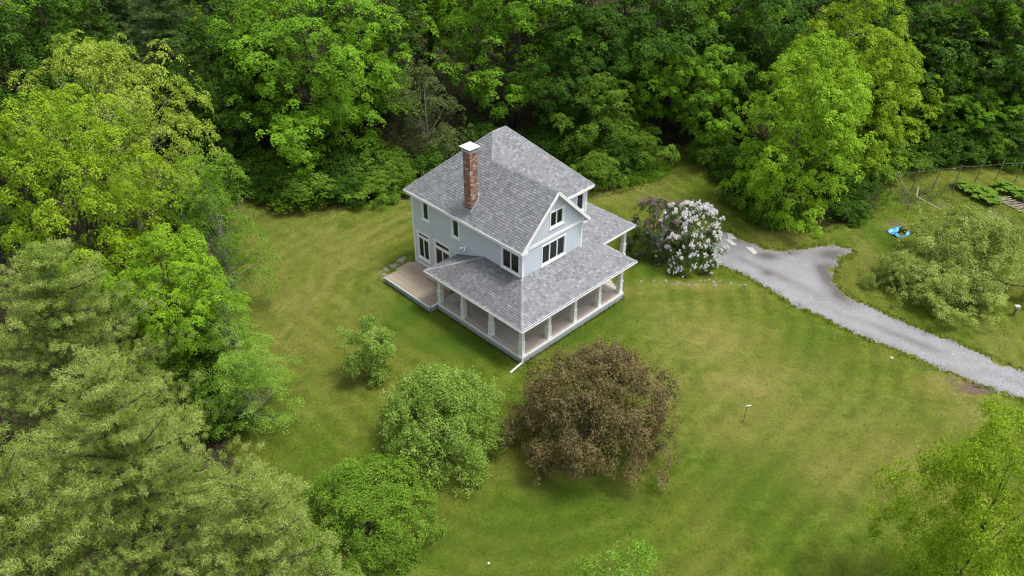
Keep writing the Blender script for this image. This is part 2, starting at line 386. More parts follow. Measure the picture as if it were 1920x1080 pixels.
ground_part('lawn', fl); ground_part('forest_floor', ~fl)
def ground_z(x, y):
    i = int(np.clip(np.searchsorted(xs, x), 1, nx - 1)); j = int(np.clip(np.searchsorted(ys, y), 1, ny - 1))
    tx = (x - xs[i - 1]) / (xs[i] - xs[i - 1]); ty = (y - ys[j - 1]) / (ys[j] - ys[j - 1]); G = GZ.reshape(ny, nx)
    return float((G[j - 1, i - 1] * (1 - tx) + G[j - 1, i] * tx) * (1 - ty) + (G[j, i - 1] * (1 - tx) + G[j, i] * tx) * ty)

# driveway: a gravel sheet with a ragged edge, just above the lawn
DRV = [(1310, 470), (1330, 487), (1385, 510), (1420, 530), (1445, 545), (1470, 563), (1530, 590), (1600, 622), (1690, 660), (1760, 690), (1840, 724), (1920, 750), (2010, 786),
       (2200, 860), (2260, 838), (2080, 765), (2010, 732), (1920, 694), (1850, 664), (1770, 630), (1700, 604), (1650, 580), (1610, 563), (1585, 550), (1568, 530), (1568, 505), (1575, 490), (1604, 476), (1592, 466),
       (1560, 461), (1530, 462), (1500, 467), (1475, 471), (1440, 466), (1410, 455), (1385, 445), (1368, 435), (1350, 430), (1325, 445)]
DP = np.array([(at_z(u, v).x, at_z(u, v).y) for u, v in DRV])
def drive_sheet():
    st = .22
    ax_ = np.arange(DP[:, 0].min() - 1, DP[:, 0].max() + 1, st); ay_ = np.arange(DP[:, 1].min() - 1, DP[:, 1].max() + 1, st)
    X, Y = np.meshgrid(ax_, ay_); P = np.stack([X.ravel(), Y.ravel()], 1)
    s = sdist(P, DP); rag = fnoise(P, 3, 2.6, 20) * .10 + fnoise(P, 4, 7, 20) * .07
    s2 = s + rag
    gi = np.clip(np.searchsorted(xs, P[:, 0]), 1, nx - 1); gj = np.clip(np.searchsorted(ys, P[:, 1]), 1, ny - 1)
    G = GZ.reshape(ny, nx)
    tx = (P[:, 0] - xs[gi - 1]) / (xs[gi] - xs[gi - 1]); ty = (P[:, 1] - ys[gj - 1]) / (ys[gj] - ys[gj - 1])
    z = (G[gj - 1, gi - 1] * (1 - tx) + G[gj - 1, gi] * tx) * (1 - ty) + (G[gj, gi - 1] * (1 - tx) + G[gj, gi] * tx) * ty + .02 - np.clip(.4 - s2, 0, .4) * .035
    ids = np.arange(len(P)).reshape(X.shape)
    q = np.stack([ids[:-1, :-1], ids[:-1, 1:], ids[1:, 1:], ids[1:, :-1]], -1).reshape(-1, 4)
    q = q[s2[q].min(1) > 0]; u, inv = np.unique(q.ravel(), return_inverse=True)
    def sp2(lst):
        a = np.zeros(len(P))
        for uu, vv, ru, rv, k in lst:
            c = at_z(uu, vv); rx = (at_z(uu + ru, vv) - c).length; ry = (at_z(uu, vv - rv) - c).length
            a = np.maximum(a, k * np.exp(-(((P[:, 0] - c.x) / rx) ** 2 + ((P[:, 1] - c.y) / ry) ** 2)))
        return a
    dark = sp2([(1548, 512, 16, 34, 1), (1566, 482, 34, 13, 1), (1585, 548, 26, 20, 1), (1440, 480, 26, 10, .7), (1480, 475, 25, 6, .7), (1395, 452, 30, 8, .9), (1380, 462, 30, 10, .55), (1440, 512, 14, 5, .8), (1550, 495, 20, 20, .9), (1360, 470, 30, 12, .5)])
    dark = np.clip(dark * 1.25 * (1 + .25 * fnoise(P, 9, 1.6)), 0, 1)
    cl = np.array([(at_z(u_, v_).x, at_z(u_, v_).y) for u_, v_ in [(1340, 462), (1420, 500), (1500, 535), (1600, 592), (1700, 634), (1800, 674), (1920, 722), (2100, 800)]])
    dc = polyline_d(P, cl); dark = np.maximum(dark, .5 * np.exp(-(dc / .32) ** 2) * (.8 + .3 * fnoise(P, 12, 1.2))); dark = np.maximum(dark, .35 * np.exp(-((s2 - .2) / .25) ** 2)); dark = np.clip(dark, 0, 1)
    edge_ = np.clip(1 - s2 / .45, 0, 1) * .6
    me = np_mesh('driveway', np.column_stack([P, z])[u], inv, 4, None, 'gravel', {'dark': dark[u], 'edge': edge_[u]})
    o = link('driveway', me); o['kind'] = 'structure'
drive_sheet()

# ------------------------------------------------------------------ house
TH = 0.782
house = empty('house', (0.593, 36.607, 0), TH)
tag(house, 'two storey pale blue grey house with shingle roofs and wraparound porch', 'house')
d_, W1, L_, zm, ze, zd = 2.2, 5.35, 10.44, 6.10, 3.04, .54
S, PS = .99, .388
BL, BR, BW, AF, AM, AB = 2.2, 11.1, 7.55, 2.2, 4.9, 12.64      # wall lines: left, right, wing right, wing front, main front, back

# --- roofs ---------------------------------------------------------------
def clip(poly, q):
    """convex clip of 2-D polygon by convex ccw polygon q"""
    for i in range(len(q)):
        a, b_ = q[i], q[(i + 1) % len(q)]; ex, ey = b_[0] - a[0], b_[1] - a[1]; out = []
        for j in range(len(poly)):
            p, n = poly[j], poly[(j + 1) % len(poly)]
            sp = ex * (p[1] - a[1]) - ey * (p[0] - a[0]); sn = ex * (n[1] - a[1]) - ey * (n[0] - a[0])
            if sp >= -1e-9: out.append(p)
            if (sp > 1e-9 and sn < -1e-9) or (sp < -1e-9 and sn > 1e-9):
                t = sp / (sp - sn); out.append((p[0] + t * (n[0] - p[0]), p[1] + t * (n[1] - p[1])))
        poly = out
        if len(poly) < 3: return []
    return poly
class Facet:
    def __init__(s, plan, e0, up, z0, slope):
        # plan: convex ccw list (b,a); e0: point on the eave; up: unit plan direction uphill
        s.plan, s.e0, s.up, s.z0, s.sl = plan, e0, up, z0, slope
    def z(s, b, a): return s.z0 + s.sl * ((b - s.e0[0]) * s.up[0] + (a - s.e0[1]) * s.up[1])
    def P(s, b, a, lift=0.0): return (b, a, s.z(b, a) + lift)
def ccw(q):
    A = sum(q[i][0] * q[(i + 1) % len(q)][1] - q[(i + 1) % len(q)][0] * q[i][1] for i in range(len(q)))
    return q if A > 0 else q[::-1]
def shingles(facets, rnd):
    V, Fc = [], []
    for f in facets:
        ux, uy = f.up; ex, ey = uy, -ux           # eave direction
        to = lambda b, a: ((b - f.e0[0]) * ex + (a - f.e0[1]) * ey, (b - f.e0[0]) * ux + (a - f.e0[1]) * uy)
        fr = lambda s_, t_: (f.e0[0] + s_ * ex + t_ * ux, f.e0[1] + s_ * ey + t_ * uy)
        q = ccw([to(*p) for p in f.plan]); s0, s1 = min(p[0] for p in q), max(p[0] for p in q)
        t0, t1 = min(p[1] for p in q), max(p[1] for p in q)
        run = .165 / math.sqrt(1 + f.sl ** 2); k = 0; t = t0
        while t < t1:
            s_ = s0 - rnd.uniform(0, .3)
            while s_ < s1:
                wd = rnd.choice((.12, .15, .18, .21, .25)); c = clip([(s_, t), (s_ + wd, t), (s_ + wd, t + run), (s_, t + run)], q)
                if len(c) >= 3:
                    th = .014 + .014 * rnd.random(); n = len(V)
                    for (x, y) in c:
                        b_, a_ = fr(x, y); V.append(f.P(b_, a_, .006 + th * (1 - (y - t) / run)))
                    Fc.append(tuple(n + i for i in range(len(c))))
                    for i in range(len(c)):                 # the butt edge
                        j = (i + 1) % len(c)
                        if abs(c[i][1] - t) < 1e-6 and abs(c[j][1] - t) < 1e-6:
                            m_ = len(V); p0, p1 = fr(*c[i]), fr(*c[j])
                            V.append(f.P(p0[0], p0[1], -.004)); V.append(f.P(p1[0], p1[1], -.004))
                            Fc.append((n + j, n + i, m_, m_ + 1))
                s_ += wd
            t += run; k += 1
    me = bpy.data.meshes.new('shingles'); me.from_pydata(V, [], Fc)
    # face every tab upward
    me.update(); 
    return me
def caps(lines, rnd, wd=.15):
    V, Fc = [], []
    for p, q, n1, n2 in lines:                  # n1, n2: downhill directions of the two slopes (3-D)
        p, q = Vector(p), Vector(q); Ln = (q - p).length; n = max(2, int(Ln / .19)); n1 = Vector(n1).normalized(); n2 = Vector(n2).normalized()
        for i in range(n):
            a = p.lerp(q, i / n); b_ = p.lerp(q, (i + 1) / n); k = len(V); lo, hi = .050, .030
            for pt, l in ((a, lo), (b_, hi)):
                up = Vector((0, 0, l)); V += [tuple(pt + n1 * wd + up * .9), tuple(pt + up), tuple(pt + n2 * wd + up * .9)]
            V += [tuple(a + n1 * wd), tuple(a + n2 * wd)]
            Fc += [(k, k + 1, k + 4, k + 3), (k + 1, k + 2, k + 5, k + 4), (k, k + 6, k + 7, k + 2, k + 1)]
    me = bpy.data.meshes.new('caps'); me.from_pydata(V, [], Fc); me.update(); return me

EL, ER, EF, EM, EB = 1.88, 11.44, 1.9, 4.57, 12.97
mainF = [Facet([(EL, EF), (4.88, EF), (4.88, 7.57), (EL, 7.57)], (EL, 0), (1, 0), zm, S),
         Facet([(EL, 7.57), (4.88, 7.57), (6.08, 8.77), (EL, EB)], (EL, 0), (1, 0), zm, S),
         Facet([(4.88, EF), (7.88, EF), (7.88, EM), (4.88, 7.57)], (7.88, 0), (-1, 0), zm, S),
         Facet([(7.88, EM), (ER, EM), (7.24, 8.77), (6.08, 8.77), (4.88, 7.57)], (0, EM), (0, 1), zm, S),
         Facet([(ER, EM), (ER, EB), (7.24, 8.77)], (ER, 0), (-1, 0), zm, S),
         Facet([(ER, EB), (EL, EB), (6.08, 8.77), (7.24, 8.77)], (0, EB), (0, -1), zm, S)]
rd = random.Random(3)
roof = empty('roof', (0, 0, 0)); roof.parent = house
mb = MB()
for f in mainF: mb.poly_prism([f.P(*p) for p in ccw(f.plan)], .10)
mb.build('roof_deck', 'white_paint', roof)
o = link('shingles', shingles(mainF, rd), 'shingle', roof); o['kind'] = 'stuff'
def Z(f, p): return f.P(*p)
k = 1 / math.sqrt(1)
dl, dr, df, db = (-1, 0, -S), (1, 0, -S), (0, -1, -S), (0, 1, -S)
zr1 = mainF[0].z(4.88, 0); zr2 = mainF[1].z(6.08, 0)
lines = [((4.88, EF, zr1), (4.88, 7.57, zr1), dl, dr), ((4.88, 7.57, zr1), (6.08, 8.77, zr2), dl, df), ((6.08, 8.77, zr2), (7.24, 8.77, zr2), df, db),
         ((EL, EB, zm), (6.08, 8.77, zr2), dl, db), ((ER, EM, zm), (7.24, 8.77, zr2), dr, df), ((ER, EB, zm), (7.24, 8.77, zr2), dr, db)]
o = link('ridge_caps', caps(lines, rd), 'shingle_cap', roof); o['kind'] = 'stuff'
# drip edges and rake boards (white)
mb = MB()
def edge_board(mb, p, q, out, w_=.035, h_=.19, drop=.085):
    p, q, out = Vector(p), Vector(q), Vector(out) * (w_ / 2 + .004); off = Vector((0, 0, -drop))
    mb.bar(p + out + off, q + out + off, w_, h_)
edge_board(mb, (EL, EF, zm), (EL, EB + .03, zm), (-1, 0, 0)); edge_board(mb, (7.88, EF, zm), (7.88, EM - .04, zm), (1, 0, 0))
edge_board(mb, (7.92, EM, zm), (ER, EM, zm), (0, -1, 0)); edge_board(mb, (ER, EM, zm), (ER, EB, zm), (1, 0, 0)); edge_board(mb, (EL, EB, zm), (ER, EB, zm), (0, 1, 0))
mb.build('fascia', 'white_paint', roof)
mb = MB()
for bx, sg in ((EL - .03, 1), (7.91, -1)):
    p, q = Vector((bx, EF - .02, zm + S * .0 - .10)), Vector((4.88, EF - .02, zr1 - .075))
    mb.bar(p, q, .04, .20, (0, 0, 1))
mb.build('rake_board', 'white_paint', roof)

EP = -.45
porchL = [Facet([(EP, EP), (2.2, 2.2), (2.2, 5.52), (EP, 8.17)], (EP, 0), (1, 0), ze, PS), Facet([(EP, 8.17), (2.2, 5.52), (2.2, 8.17)], (0, 8.17), (0, -1), ze, PS)]
porchR = [Facet([(EP, EP), (9.95, EP), (7.3, 2.2), (2.2, 2.2)], (0, EP), (0, 1), ze, PS),
          Facet([(9.95, EP), (9.95, 2.32), (7.37, 4.9), (7.3, 4.9), (7.3, 2.2)], (9.95, 0), (-1, 0), ze, PS),
          Facet([(9.95, 2.32), (13.5, 2.32), (10.92, 4.9), (7.37, 4.9)], (0, 2.32), (0, 1), ze, PS),
          Facet([(13.5, 2.32), (13.5, 12.6), (10.92, 12.6), (10.92, 4.9)], (13.5, 0), (-1, 0), ze, PS)]
proof = empty('porch_roof', (0, 0, 0)); proof.parent = house
mb = MB()
for f in porchL + porchR: mb.poly_prism([f.P(*p) for p in ccw(f.plan)], .09)
mb.build('roof_deck', 'white_paint', proof)
o = link('shingles', shingles(porchL, rd), 'shingle_worn', proof); o['kind'] = 'stuff'
o = link('shingles', shingles(porchR, rd), 'shingle', proof); o['kind'] = 'stuff'
pz = lambda run: ze + PS * run
dl, dr, df, db = (-1, 0, -PS), (1, 0, -PS), (0, -1, -PS), (0, 1, -PS)
lines = [((EP, EP, ze), (2.2, 2.2, pz(2.65)), dl, df), ((EP, 8.17, ze), (2.2, 5.52, pz(2.65)), dl, db), ((9.95, EP, ze), (7.55, 1.95, pz(2.4)), dr, df), ((13.5, 2.32, ze), (11.1, 4.72, pz(2.4)), dr, df)]
o = link('hip_caps', caps(lines, rd, .13), 'shingle_cap', proof); o['kind'] = 'stuff'
def gutter(p, q, out):
    p, q, o_ = Vector(p), Vector(q), Vector(out); g = MB()
    g.bar(p + o_ * .135 + Vector((0, 0, -.045)), q + o_ * .135 + Vector((0, 0, -.045)), .02, .11)
    g.bar(p + o_ * .075 + Vector((0, 0, -.095)), q + o_ * .075 + Vector((0, 0, -.095)), .12, .012)
    g.bar(p + o_ * .012 + Vector((0, 0, -.075)), q + o_ * .012 + Vector((0, 0, -.075)), .02, .13)
    ob = g.build('gutter', 'white_paint', proof)
    g = MB(); n = 24
    g.bar(p + o_ * .07 + Vector((0, 0, -.062)), q + o_ * .07 + Vector((0, 0, -.062)), .085, .035)
    x = g.build('leaf_debris', 'debris', ob)
gutter((EP, EP - .14, ze), (EP, 8.2, ze), (-1, 0, 0)); gutter((EP - .14, EP, ze), (9.98, EP, ze), (0, -1, 0))
mb = MB()
edge_board(mb, (9.95, EP - .02, ze), (9.95, 2.32, ze), (1, 0, 0), .03, .13, .06); edge_board(mb, (9.99, 2.32, ze), (13.5, 2.32, ze), (0, -1, 0), .03, .13, .06)
edge_board(mb, (13.5, 2.3, ze), (13.5, 12.6, ze), (1, 0, 0), .03, .13, .06); mb.build('fascia', 'white_paint', proof)
mb = MB(); edge_board(mb, (EP, 8.17, ze), (2.19, 8.17, ze), (0, 1, 0), .03, .13, .06); mb.build('fascia', 'white_paint', proof)
mb = MB()                                                     # porch beams and ceiling
mb.box(.08, .32, .08, 7.8, ze - .32, ze - .05); mb.box(.325, 9.5, .08, .32, ze - .32, ze - .05); mb.box(9.26, 9.5, .325, 2.8, ze - .32, ze - .05)
mb.box(9.505, 13.2, 2.8, 3.04, ze - .32, ze - .05); mb.box(12.96, 13.2, 3.045, 12.3, ze - .32, ze - .05)
mb.build('porch_beam', 'white_paint', proof)

# --- walls with clapboards and openings ----------------------------------------------
def wall(name, O, sdir, n, length, z0, z1, holes, top=None):
    """lapped boards from z0 to z1 along sdir; n = outward; holes = [(s0,s1,za,zb)]; top(s) limits a gable"""
    O, sd_, nn = Vector(O), Vector(sdir), Vector(n); mb = MB(); ex = .125; z = z0
    while z < z1 - 1e-3:
        zt = min(z + ex, z1); zc = (z + zt) / 2; a0, a1 = 0.0, length
        if top is not None: a0, a1 = top(zc)
        seg = [(a0, a1)]
        for h in holes:
            if h[2] < zc < h[3]:
                ns = []
                for s0, s1 in seg:
                    if h[1] <= s0 or h[0] >= s1: ns.append((s0, s1)); continue
                    if h[0] > s0: ns.append((s0, h[0]))
                    if h[1] < s1: ns.append((h[1], s1))
                seg = ns
        for s0, s1 in seg:
            if s1 - s0 < .02: continue
            A, B = O + sd_ * s0, O + sd_ * s1
            lo, hi, inn = nn * .012, nn * .002, nn * -.12
            zz = lambda p, h: Vector((p.x, p.y, h))
            mb.quadbox([zz(A + lo, z), zz(B + lo, z), zz(B + inn, z), zz(A + inn, z), zz(A + hi, zt), zz(B + hi, zt), zz(B + inn, zt), zz(A + inn, zt)])
        z = zt
    return mb.build(name, 'siding', house)
def window(O, sdir, n, s0, s1, z0, z1, lights=1, transom=None, casing=.10, name='window', mat='white_paint'):
    """s0..z1: outside of the casing"""
    O, sd_, nn = Vector(O), Vector(sdir), Vector(n)
    P = lambda s, z, dpt: Vector((O.x + sd_.x * s + nn.x * dpt, O.y + sd_.y * s + nn.y * dpt, z))
    def slab(mb, a0, a1, b0, b1, d0, d1):
        mb.quadbox([P(a0, b0, d0), P(a1, b0, d0), P(a1, b0, d1), P(a0, b0, d1), P(a0, b1, d0), P(a1, b1, d0), P(a1, b1, d1), P(a0, b1, d1)])
    root = empty(name, (0, 0, 0)); root.parent = house
    mb = MB()
    slab(mb, s0, s0 + casing, z0, z1, -.1, .035); slab(mb, s1 - casing, s1, z0, z1, -.1, .035)
    slab(mb, s0 + casing, s1 - casing, z1 - casing, z1, -.1, .038); slab(mb, s0 + casing, s1 - casing, z0, z0 + casing * .8, -.1, .034)
    slab(mb, s0 - .03, s1 + .03, z0 - .045, z0 - .001, -.02, .07)
    mb.build('casing', mat, root)
    i0, i1, j0, j1 = s0 + casing, s1 - casing, z0 + casing * .8, z1 - casing
    rows = [(j0, j1)] if transom is None else [(j0, transom - .06), (transom + .06, j1)]
    mb = MB(); panes = []
    if transom is not None: slab(mb, i0, i1, transom - .06, transom + .06, -.09, .02)
    for r, (ja, jb) in enumerate(rows):
        nl = lights if r == 0 else 1; wl = (i1 - i0) / nl
        for k in range(nl):
            a, b_ = i0 + k * wl, i0 + (k + 1) * wl; g = .04
            slab(mb, a, a + g, ja, jb, -.08, .0); slab(mb, b_ - g, b_, ja, jb, -.08, .0)
            slab(mb, a + g, b_ - g, ja, ja + g, -.08, .0); slab(mb, a + g, b_ - g, jb - g, jb, -.08, .0)
            panes.append((a + g, b_ - g, ja + g, jb - g))
    mb.build('sash', mat, root)
    for a, b_, ja, jb in panes:
        pm = MB(); slab(pm, a + .001, b_ - .001, ja + .001, jb - .001, -.05, -.042); pm.build('pane', 'glass', root)
    return root
def hole(s0, s1, z0, z1, c=.10): return (s0 + c * .5, s1 - c * .5, z0 + c * .4, z1 - c * .5)

# left wall: s = a, facing -b
OL = (BL, 0, 0); wl = [(10.83, 11.56, 4.29, 5.74, 1, None), (7.83, 8.58, 4.27, 5.68, 1, None), (10.97, 12.30, .98, 3.16, 2, 2.72), (8.82, 10.50, .60, 3.24, 2, 2.68), (2.38, 4.0, 4.13, 5.62, 2, None), (4.2, 6.4, 1.3, 2.9, 2, None)]
wall('wall', (BL, AF, 0), (0, 1, 0), (-1, 0, 0), AB - AF, .3, 6.02, [hole(a - AF, b_ - AF, c_, e) for a, b_, c_, e, _, _ in wl])
for a, b_, c_, e, n, t in wl:
    door = c_ < .7
    window(OL, (0, 1, 0), (-1, 0, 0), a, b_, c_, e, n, t, name='patio_door' if door else 'window', casing=.13 if t else .10)
# wing front (gable) wall: s = b, facing -a
wg = [(3.82, 6.03, 4.16, 5.65, 3, None)]
wall('wall', (BL, AF, 0), (1, 0, 0), (0, -1, 0), BW - BL, .3, 6.0, [hole(a - BL, b_ - BL, c_, e) for a, b_, c_, e, _, _ in wg] + [(1.2, 2.2, .6, 2.7)])
window((0, AF, 0), (1, 0, 0), (0, -1, 0), *wg[0][:4], 3)
gap = lambda z: (max(0, (z - zm + .12) / S + EL - BL + .02), min(BW - BL, 7.88 - (z - zm + .12) / S - BL - .02))
wall('gable_wall', (BL, AF - .02, 0), (1, 0, 0), (0, -1, 0), BW - BL, 6.0, zr1 - .15, [hole(4.44 - BL, 5.72 - BL, 6.56, 7.75)], gap)
window((0, AF - .02, 0), (1, 0, 0), (0, -1, 0), 4.44, 5.72, 6.56, 7.75, 2)
# front door under the porch
dr_ = empty('front_door', (0, 0, 0)); dr_.parent = house
mb = MB(); mb.box(BL + 1.22, BL + 2.18, AF - .02, AF + .05, .56, 2.68); mb.build('door_leaf', 'dead_wood', dr_)
mb = MB(); mb.box(BL + 1.10, BL + 1.215, AF - .05, AF + .06, .56, 2.8); mb.box(BL + 2.185, BL + 2.3, AF - .05, AF + .06, .56, 2.8); mb.box(BL + 1.216, BL + 2.184, AF - .05, AF + .06, 2.69, 2.8)
mb.build('casing', 'white_paint', dr_)
# other walls
wall('wall', (BW, AF, 0), (0, 1, 0), (1, 0, 0), AM - AF, .3, 6.02, [])
wall('wall', (BW, AM, 0), (1, 0, 0), (0, -1, 0), BR - BW, .3, 6.02, [hole(10.02 - BW, 10.86 - BW, 4.27, 5.70), (1.0, 2.0, .6, 2.7)])
window((0, AM, 0), (1, 0, 0), (0, -1, 0), 10.02, 10.86, 4.27, 5.70)
mb = MB(); mb.box(BW + 1.02, BW + 1.98, AM - .02, AM + .05, .56, 2.68); dr2 = empty('side_door', (0, 0, 0)); dr2.parent = house
mb.build('door_leaf', 'white_paint', dr2)
wall('wall', (BR, AM, 0), (0, 1, 0), (1, 0, 0), AB - AM, .3, 6.02, [])
wall('wall', (BL, AB, 0), (1, 0, 0), (0, 1, 0), BR - BL, .3, 6.02, [])
# corner boards, frieze, water table
for (b_, a_, sb, sa) in ((BL, AF, -1, -1), (BL, AB, -1, 1), (BW, AF, 1, -1), (BR, AM, 1, -1), (BR, AB, 1, 1)):
    mb = MB(); mb.box(min(b_ + sb * .03, b_ - sb * .12), max(b_ + sb * .03, b_ - sb * .12), min(a_ + sa * .03, a_ - sa * .12), max(a_ + sa * .03, a_ - sa * .12), .31, 5.99); mb.build('corner_board', 'white_paint', house)
mb = MB(); mb.box(BL - .05, BW + .05, AF - .055, AF + .03, 5.86, 6.06); mb.build('frieze_board', 'white_paint', house)
for b0, b1 in ((EL - .02, BL + .22), (BW - .22, 7.90)): mb = MB(); mb.box(b0, b1, EF + .01, AF - .06, 5.88, 6.03); mb.build('cornice_return', 'white_paint', house)
mb = MB(); mb.box(BL - .028, BL + .0, 7.8, AB - .15, .44, .60); mb.build('water_table', 'white_paint', house)
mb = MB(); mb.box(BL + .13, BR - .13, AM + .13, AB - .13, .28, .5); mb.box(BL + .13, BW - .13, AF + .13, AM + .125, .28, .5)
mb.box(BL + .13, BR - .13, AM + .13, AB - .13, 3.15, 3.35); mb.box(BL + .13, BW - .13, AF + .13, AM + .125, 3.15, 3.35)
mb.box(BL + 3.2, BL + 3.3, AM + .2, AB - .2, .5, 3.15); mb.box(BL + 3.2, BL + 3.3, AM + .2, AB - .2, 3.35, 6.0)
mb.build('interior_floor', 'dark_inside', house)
mb = MB(); mb.box(BL + .03, BR - .03, AM + .03, AB - .03, -.2, .28); mb.box(BL + .03, BW - .03, AF + .03, AM + .025, -.2, .28); mb.build('foundation', 'concrete', house)
# wall lamp
lm = empty('wall_lamp', (0, 0, 0)); lm.parent = house
mb = MB(); mb.tube([(BL, 7.32, 3.97), (BL - .05, 7.32, 3.97)], [.07, .07], 10); mb.tube([(BL - .05, 7.32, 3.97), (BL - .14, 7.36, 4.0)], [.02, .02], 6); mb.build('lamp_base', 'white_paint', lm)
mb = MB()
for sg in (-1, 1): mb.tube([(BL - .1, 7.32 + sg * .05, 3.98), (BL - .2, 7.32 + sg * .16, 3.92), (BL - .24, 7.32 + sg * .2, 3.88)], [.04, .075, .08], 8)
mb.build('lamp_head', 'white_paint', lm)

# --- chimney ---------------------------------------------------------------
ch = empty('chimney', (0, 0, 0)); ch.parent = house
cb0, cb1, ca0, ca1, cz0, cz1 = 2.42, 3.02, 6.88, 7.50, 6.3, 10.62
mb = MB(); mb.box(cb0 + .012, cb1 - .012, ca0 + .012, ca1 - .012, cz0, cz1); mb.build('mortar_core', 'brick_mortar', ch)
mb = MB(); bh, bl, j = .068, .205, .012; z = cz0; row = 0
while z + bh < cz1:
    exx = .03 if z > cz1 - .17 else 0                          # corbelled top courses
    for side in range(4):
        Ls = (cb1 - cb0 if side % 2 == 0 else ca1 - ca0) + 2 * exx; s_ = -(bl / 2 if row % 2 else 0) + (0 if side < 2 else .03)
        while s_ < Ls:
            a, b_ = max(0, s_), min(Ls, s_ + bl - j)
            if b_ - a > .03:
                o_ = rd.uniform(0, .005); t = .05
                if side == 0: mb.box(cb0 - exx + a, cb0 - exx + b_, ca0 - exx - o_, ca0 - exx + t, z, z + bh - j)
                if side == 2: mb.box(cb0 - exx + a, cb0 - exx + b_, ca1 + exx - t, ca1 + exx + o_, z, z + bh - j)
                if side == 1: mb.box(cb1 + exx - t, cb1 + exx + o_, ca0 - exx + a + (.002), ca0 - exx + b_, z + .001, z + bh - j - .001)
                if side == 3: mb.box(cb0 - exx - o_, cb0 - exx + t, ca0 - exx + a + .002, ca0 - exx + b_, z + .001, z + bh - j - .001)
            s_ += bl
    z += bh; row += 1
o = mb.build('brick_courses', 'brick', ch); o['kind'] = 'stuff'
mb = MB(); mb.box(cb0 - .06, cb1 + .06, ca0 - .06, ca1 + .06, cz1 - .02, cz1 + .10); mb.build('crown_slab', 'concrete', ch)
mb = MB()
for b_ in (cb0 + .02, cb1 - .08):
    for a_ in (ca0 + .02, ca1 - .08): mb.box(b_, b_ + .05, a_, a_ + .05, cz1 + .10, cz1 + .24)
mb.box(cb0 + .10, cb1 - .10, ca0 + .10, ca1 - .10, cz1 + .101, cz1 + .22)
mb.build('flue', 'black_metal', ch)
mb = MB(); n = len(mb.v); c0, c1, e0, e1, zc = cb0 - .14, cb1 + .14, ca0 - .14, ca1 + .14, cz1 + .24
mb.box(c0, c1, e0, e1, zc, zc + .035); mb.quadbox([(c0, e0, zc + .036), (c1, e0, zc + .036), (c1, e1, zc + .036), (c0, e1, zc + .036), (c0 + .25, e0 + .25, zc + .07), (c1 - .25, e0 + .25, zc + .07), (c1 - .25, e1 - .25, zc + .07), (c0 + .25, e1 - .25, zc + .07)])
mb.build('chimney_cap', 'white_paint', ch)
mb = MB(); zs = lambda b_: zm + S * (b_ - EL)                   # flashing
for a_ in (ca0 - .03, ca1 + .03): mb.bar((cb0 - .1, a_, zs(cb0 - .1) + .1), (cb1 + .05, a_, zs(cb1 + .05) + .1), .012, .16)
mb.box(cb0 - .05, cb0 - .04, ca0 - .05, ca1 + .05, zs(cb0) - .02, zs(cb0) + .12)
mb.quadbox([(cb1, ca0 - .02, zs(cb1)), (cb1 + .3, ca0 + .05, zs(cb1 + .3)), (cb1 + .3, ca1 + .25, zs(cb1 + .3)), (cb1, ca1 + .35, zs(cb1)), (cb1, ca0 + .1, zs(cb1) + .2), (cb1 + .28, ca0 + .25, zs(cb1 + .28) + .03), (cb1 + .28, ca1 + .1, zs(cb1 + .28) + .03), (cb1, ca1 + .1, zs(cb1) + .2)])
mb.build('flashing', 'grey_paint', ch)

# --- porch ---------------------------------------------------------------
porch = empty('porch', (0, 0, 0)); porch.parent = house
BWD, GP_ = .14, .007
def boards(parent, mat, items, zt, th=.032):
    for (p0, p1, p2, p3) in items:                              # plan quad, ccw
        q = ccw([p0, p1, p2, p3]); g = MB(); g.poly_prism([(b_, a_, zt) for b_, a_ in q], th); g.build('deck_board', mat, parent)
it = []
for i in range(15):
    x0, x1 = i * (BWD + GP_), i * (BWD + GP_) + BWD
    it.append(((x0, x0 + .004), (x1, x1 + .004), (x1, 7.72), (x0, 7.72)))                     # along the left wall
    it.append(((x0 + .004, x0), (x1 + .004, x1), (9.5 - x1 - .004, x1), (9.5 - x0 - .004, x0)))  # along the front
for i in range(13):
    x0, x1 = i * (BWD + GP_), i * (BWD + GP_) + BWD
    it.append(((9.5 - x0, x0 + .004), (9.5 - x0, 4.87), (9.5 - x1, 4.87), (9.5 - x1, x1 + .004)))
for i in range(14):
    x0, x1 = i * (BWD + GP_), i * (BWD + GP_) + BWD
    it.append(((9.51, 2.78 + x0), (13.2 - x0 - .004, 2.78 + x0), (13.2 - x1 - .004, 2.78 + x1), (9.51, 2.78 + x1)))
    it.append(((13.2 - x0, 2.78 + x0 + .004), (13.2 - x0, 12.3), (13.2 - x1, 12.3), (13.2 - x1, 2.78 + x1 + .004)))
boards(porch, 'porch_wood', it, zd)
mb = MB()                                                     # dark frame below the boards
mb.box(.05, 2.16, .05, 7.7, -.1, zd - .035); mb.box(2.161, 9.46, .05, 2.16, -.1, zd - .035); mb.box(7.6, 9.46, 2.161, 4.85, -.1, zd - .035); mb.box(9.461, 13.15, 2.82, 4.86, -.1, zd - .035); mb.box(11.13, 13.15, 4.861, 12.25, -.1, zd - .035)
mb.build('joist_frame', 'dark_inside', porch)
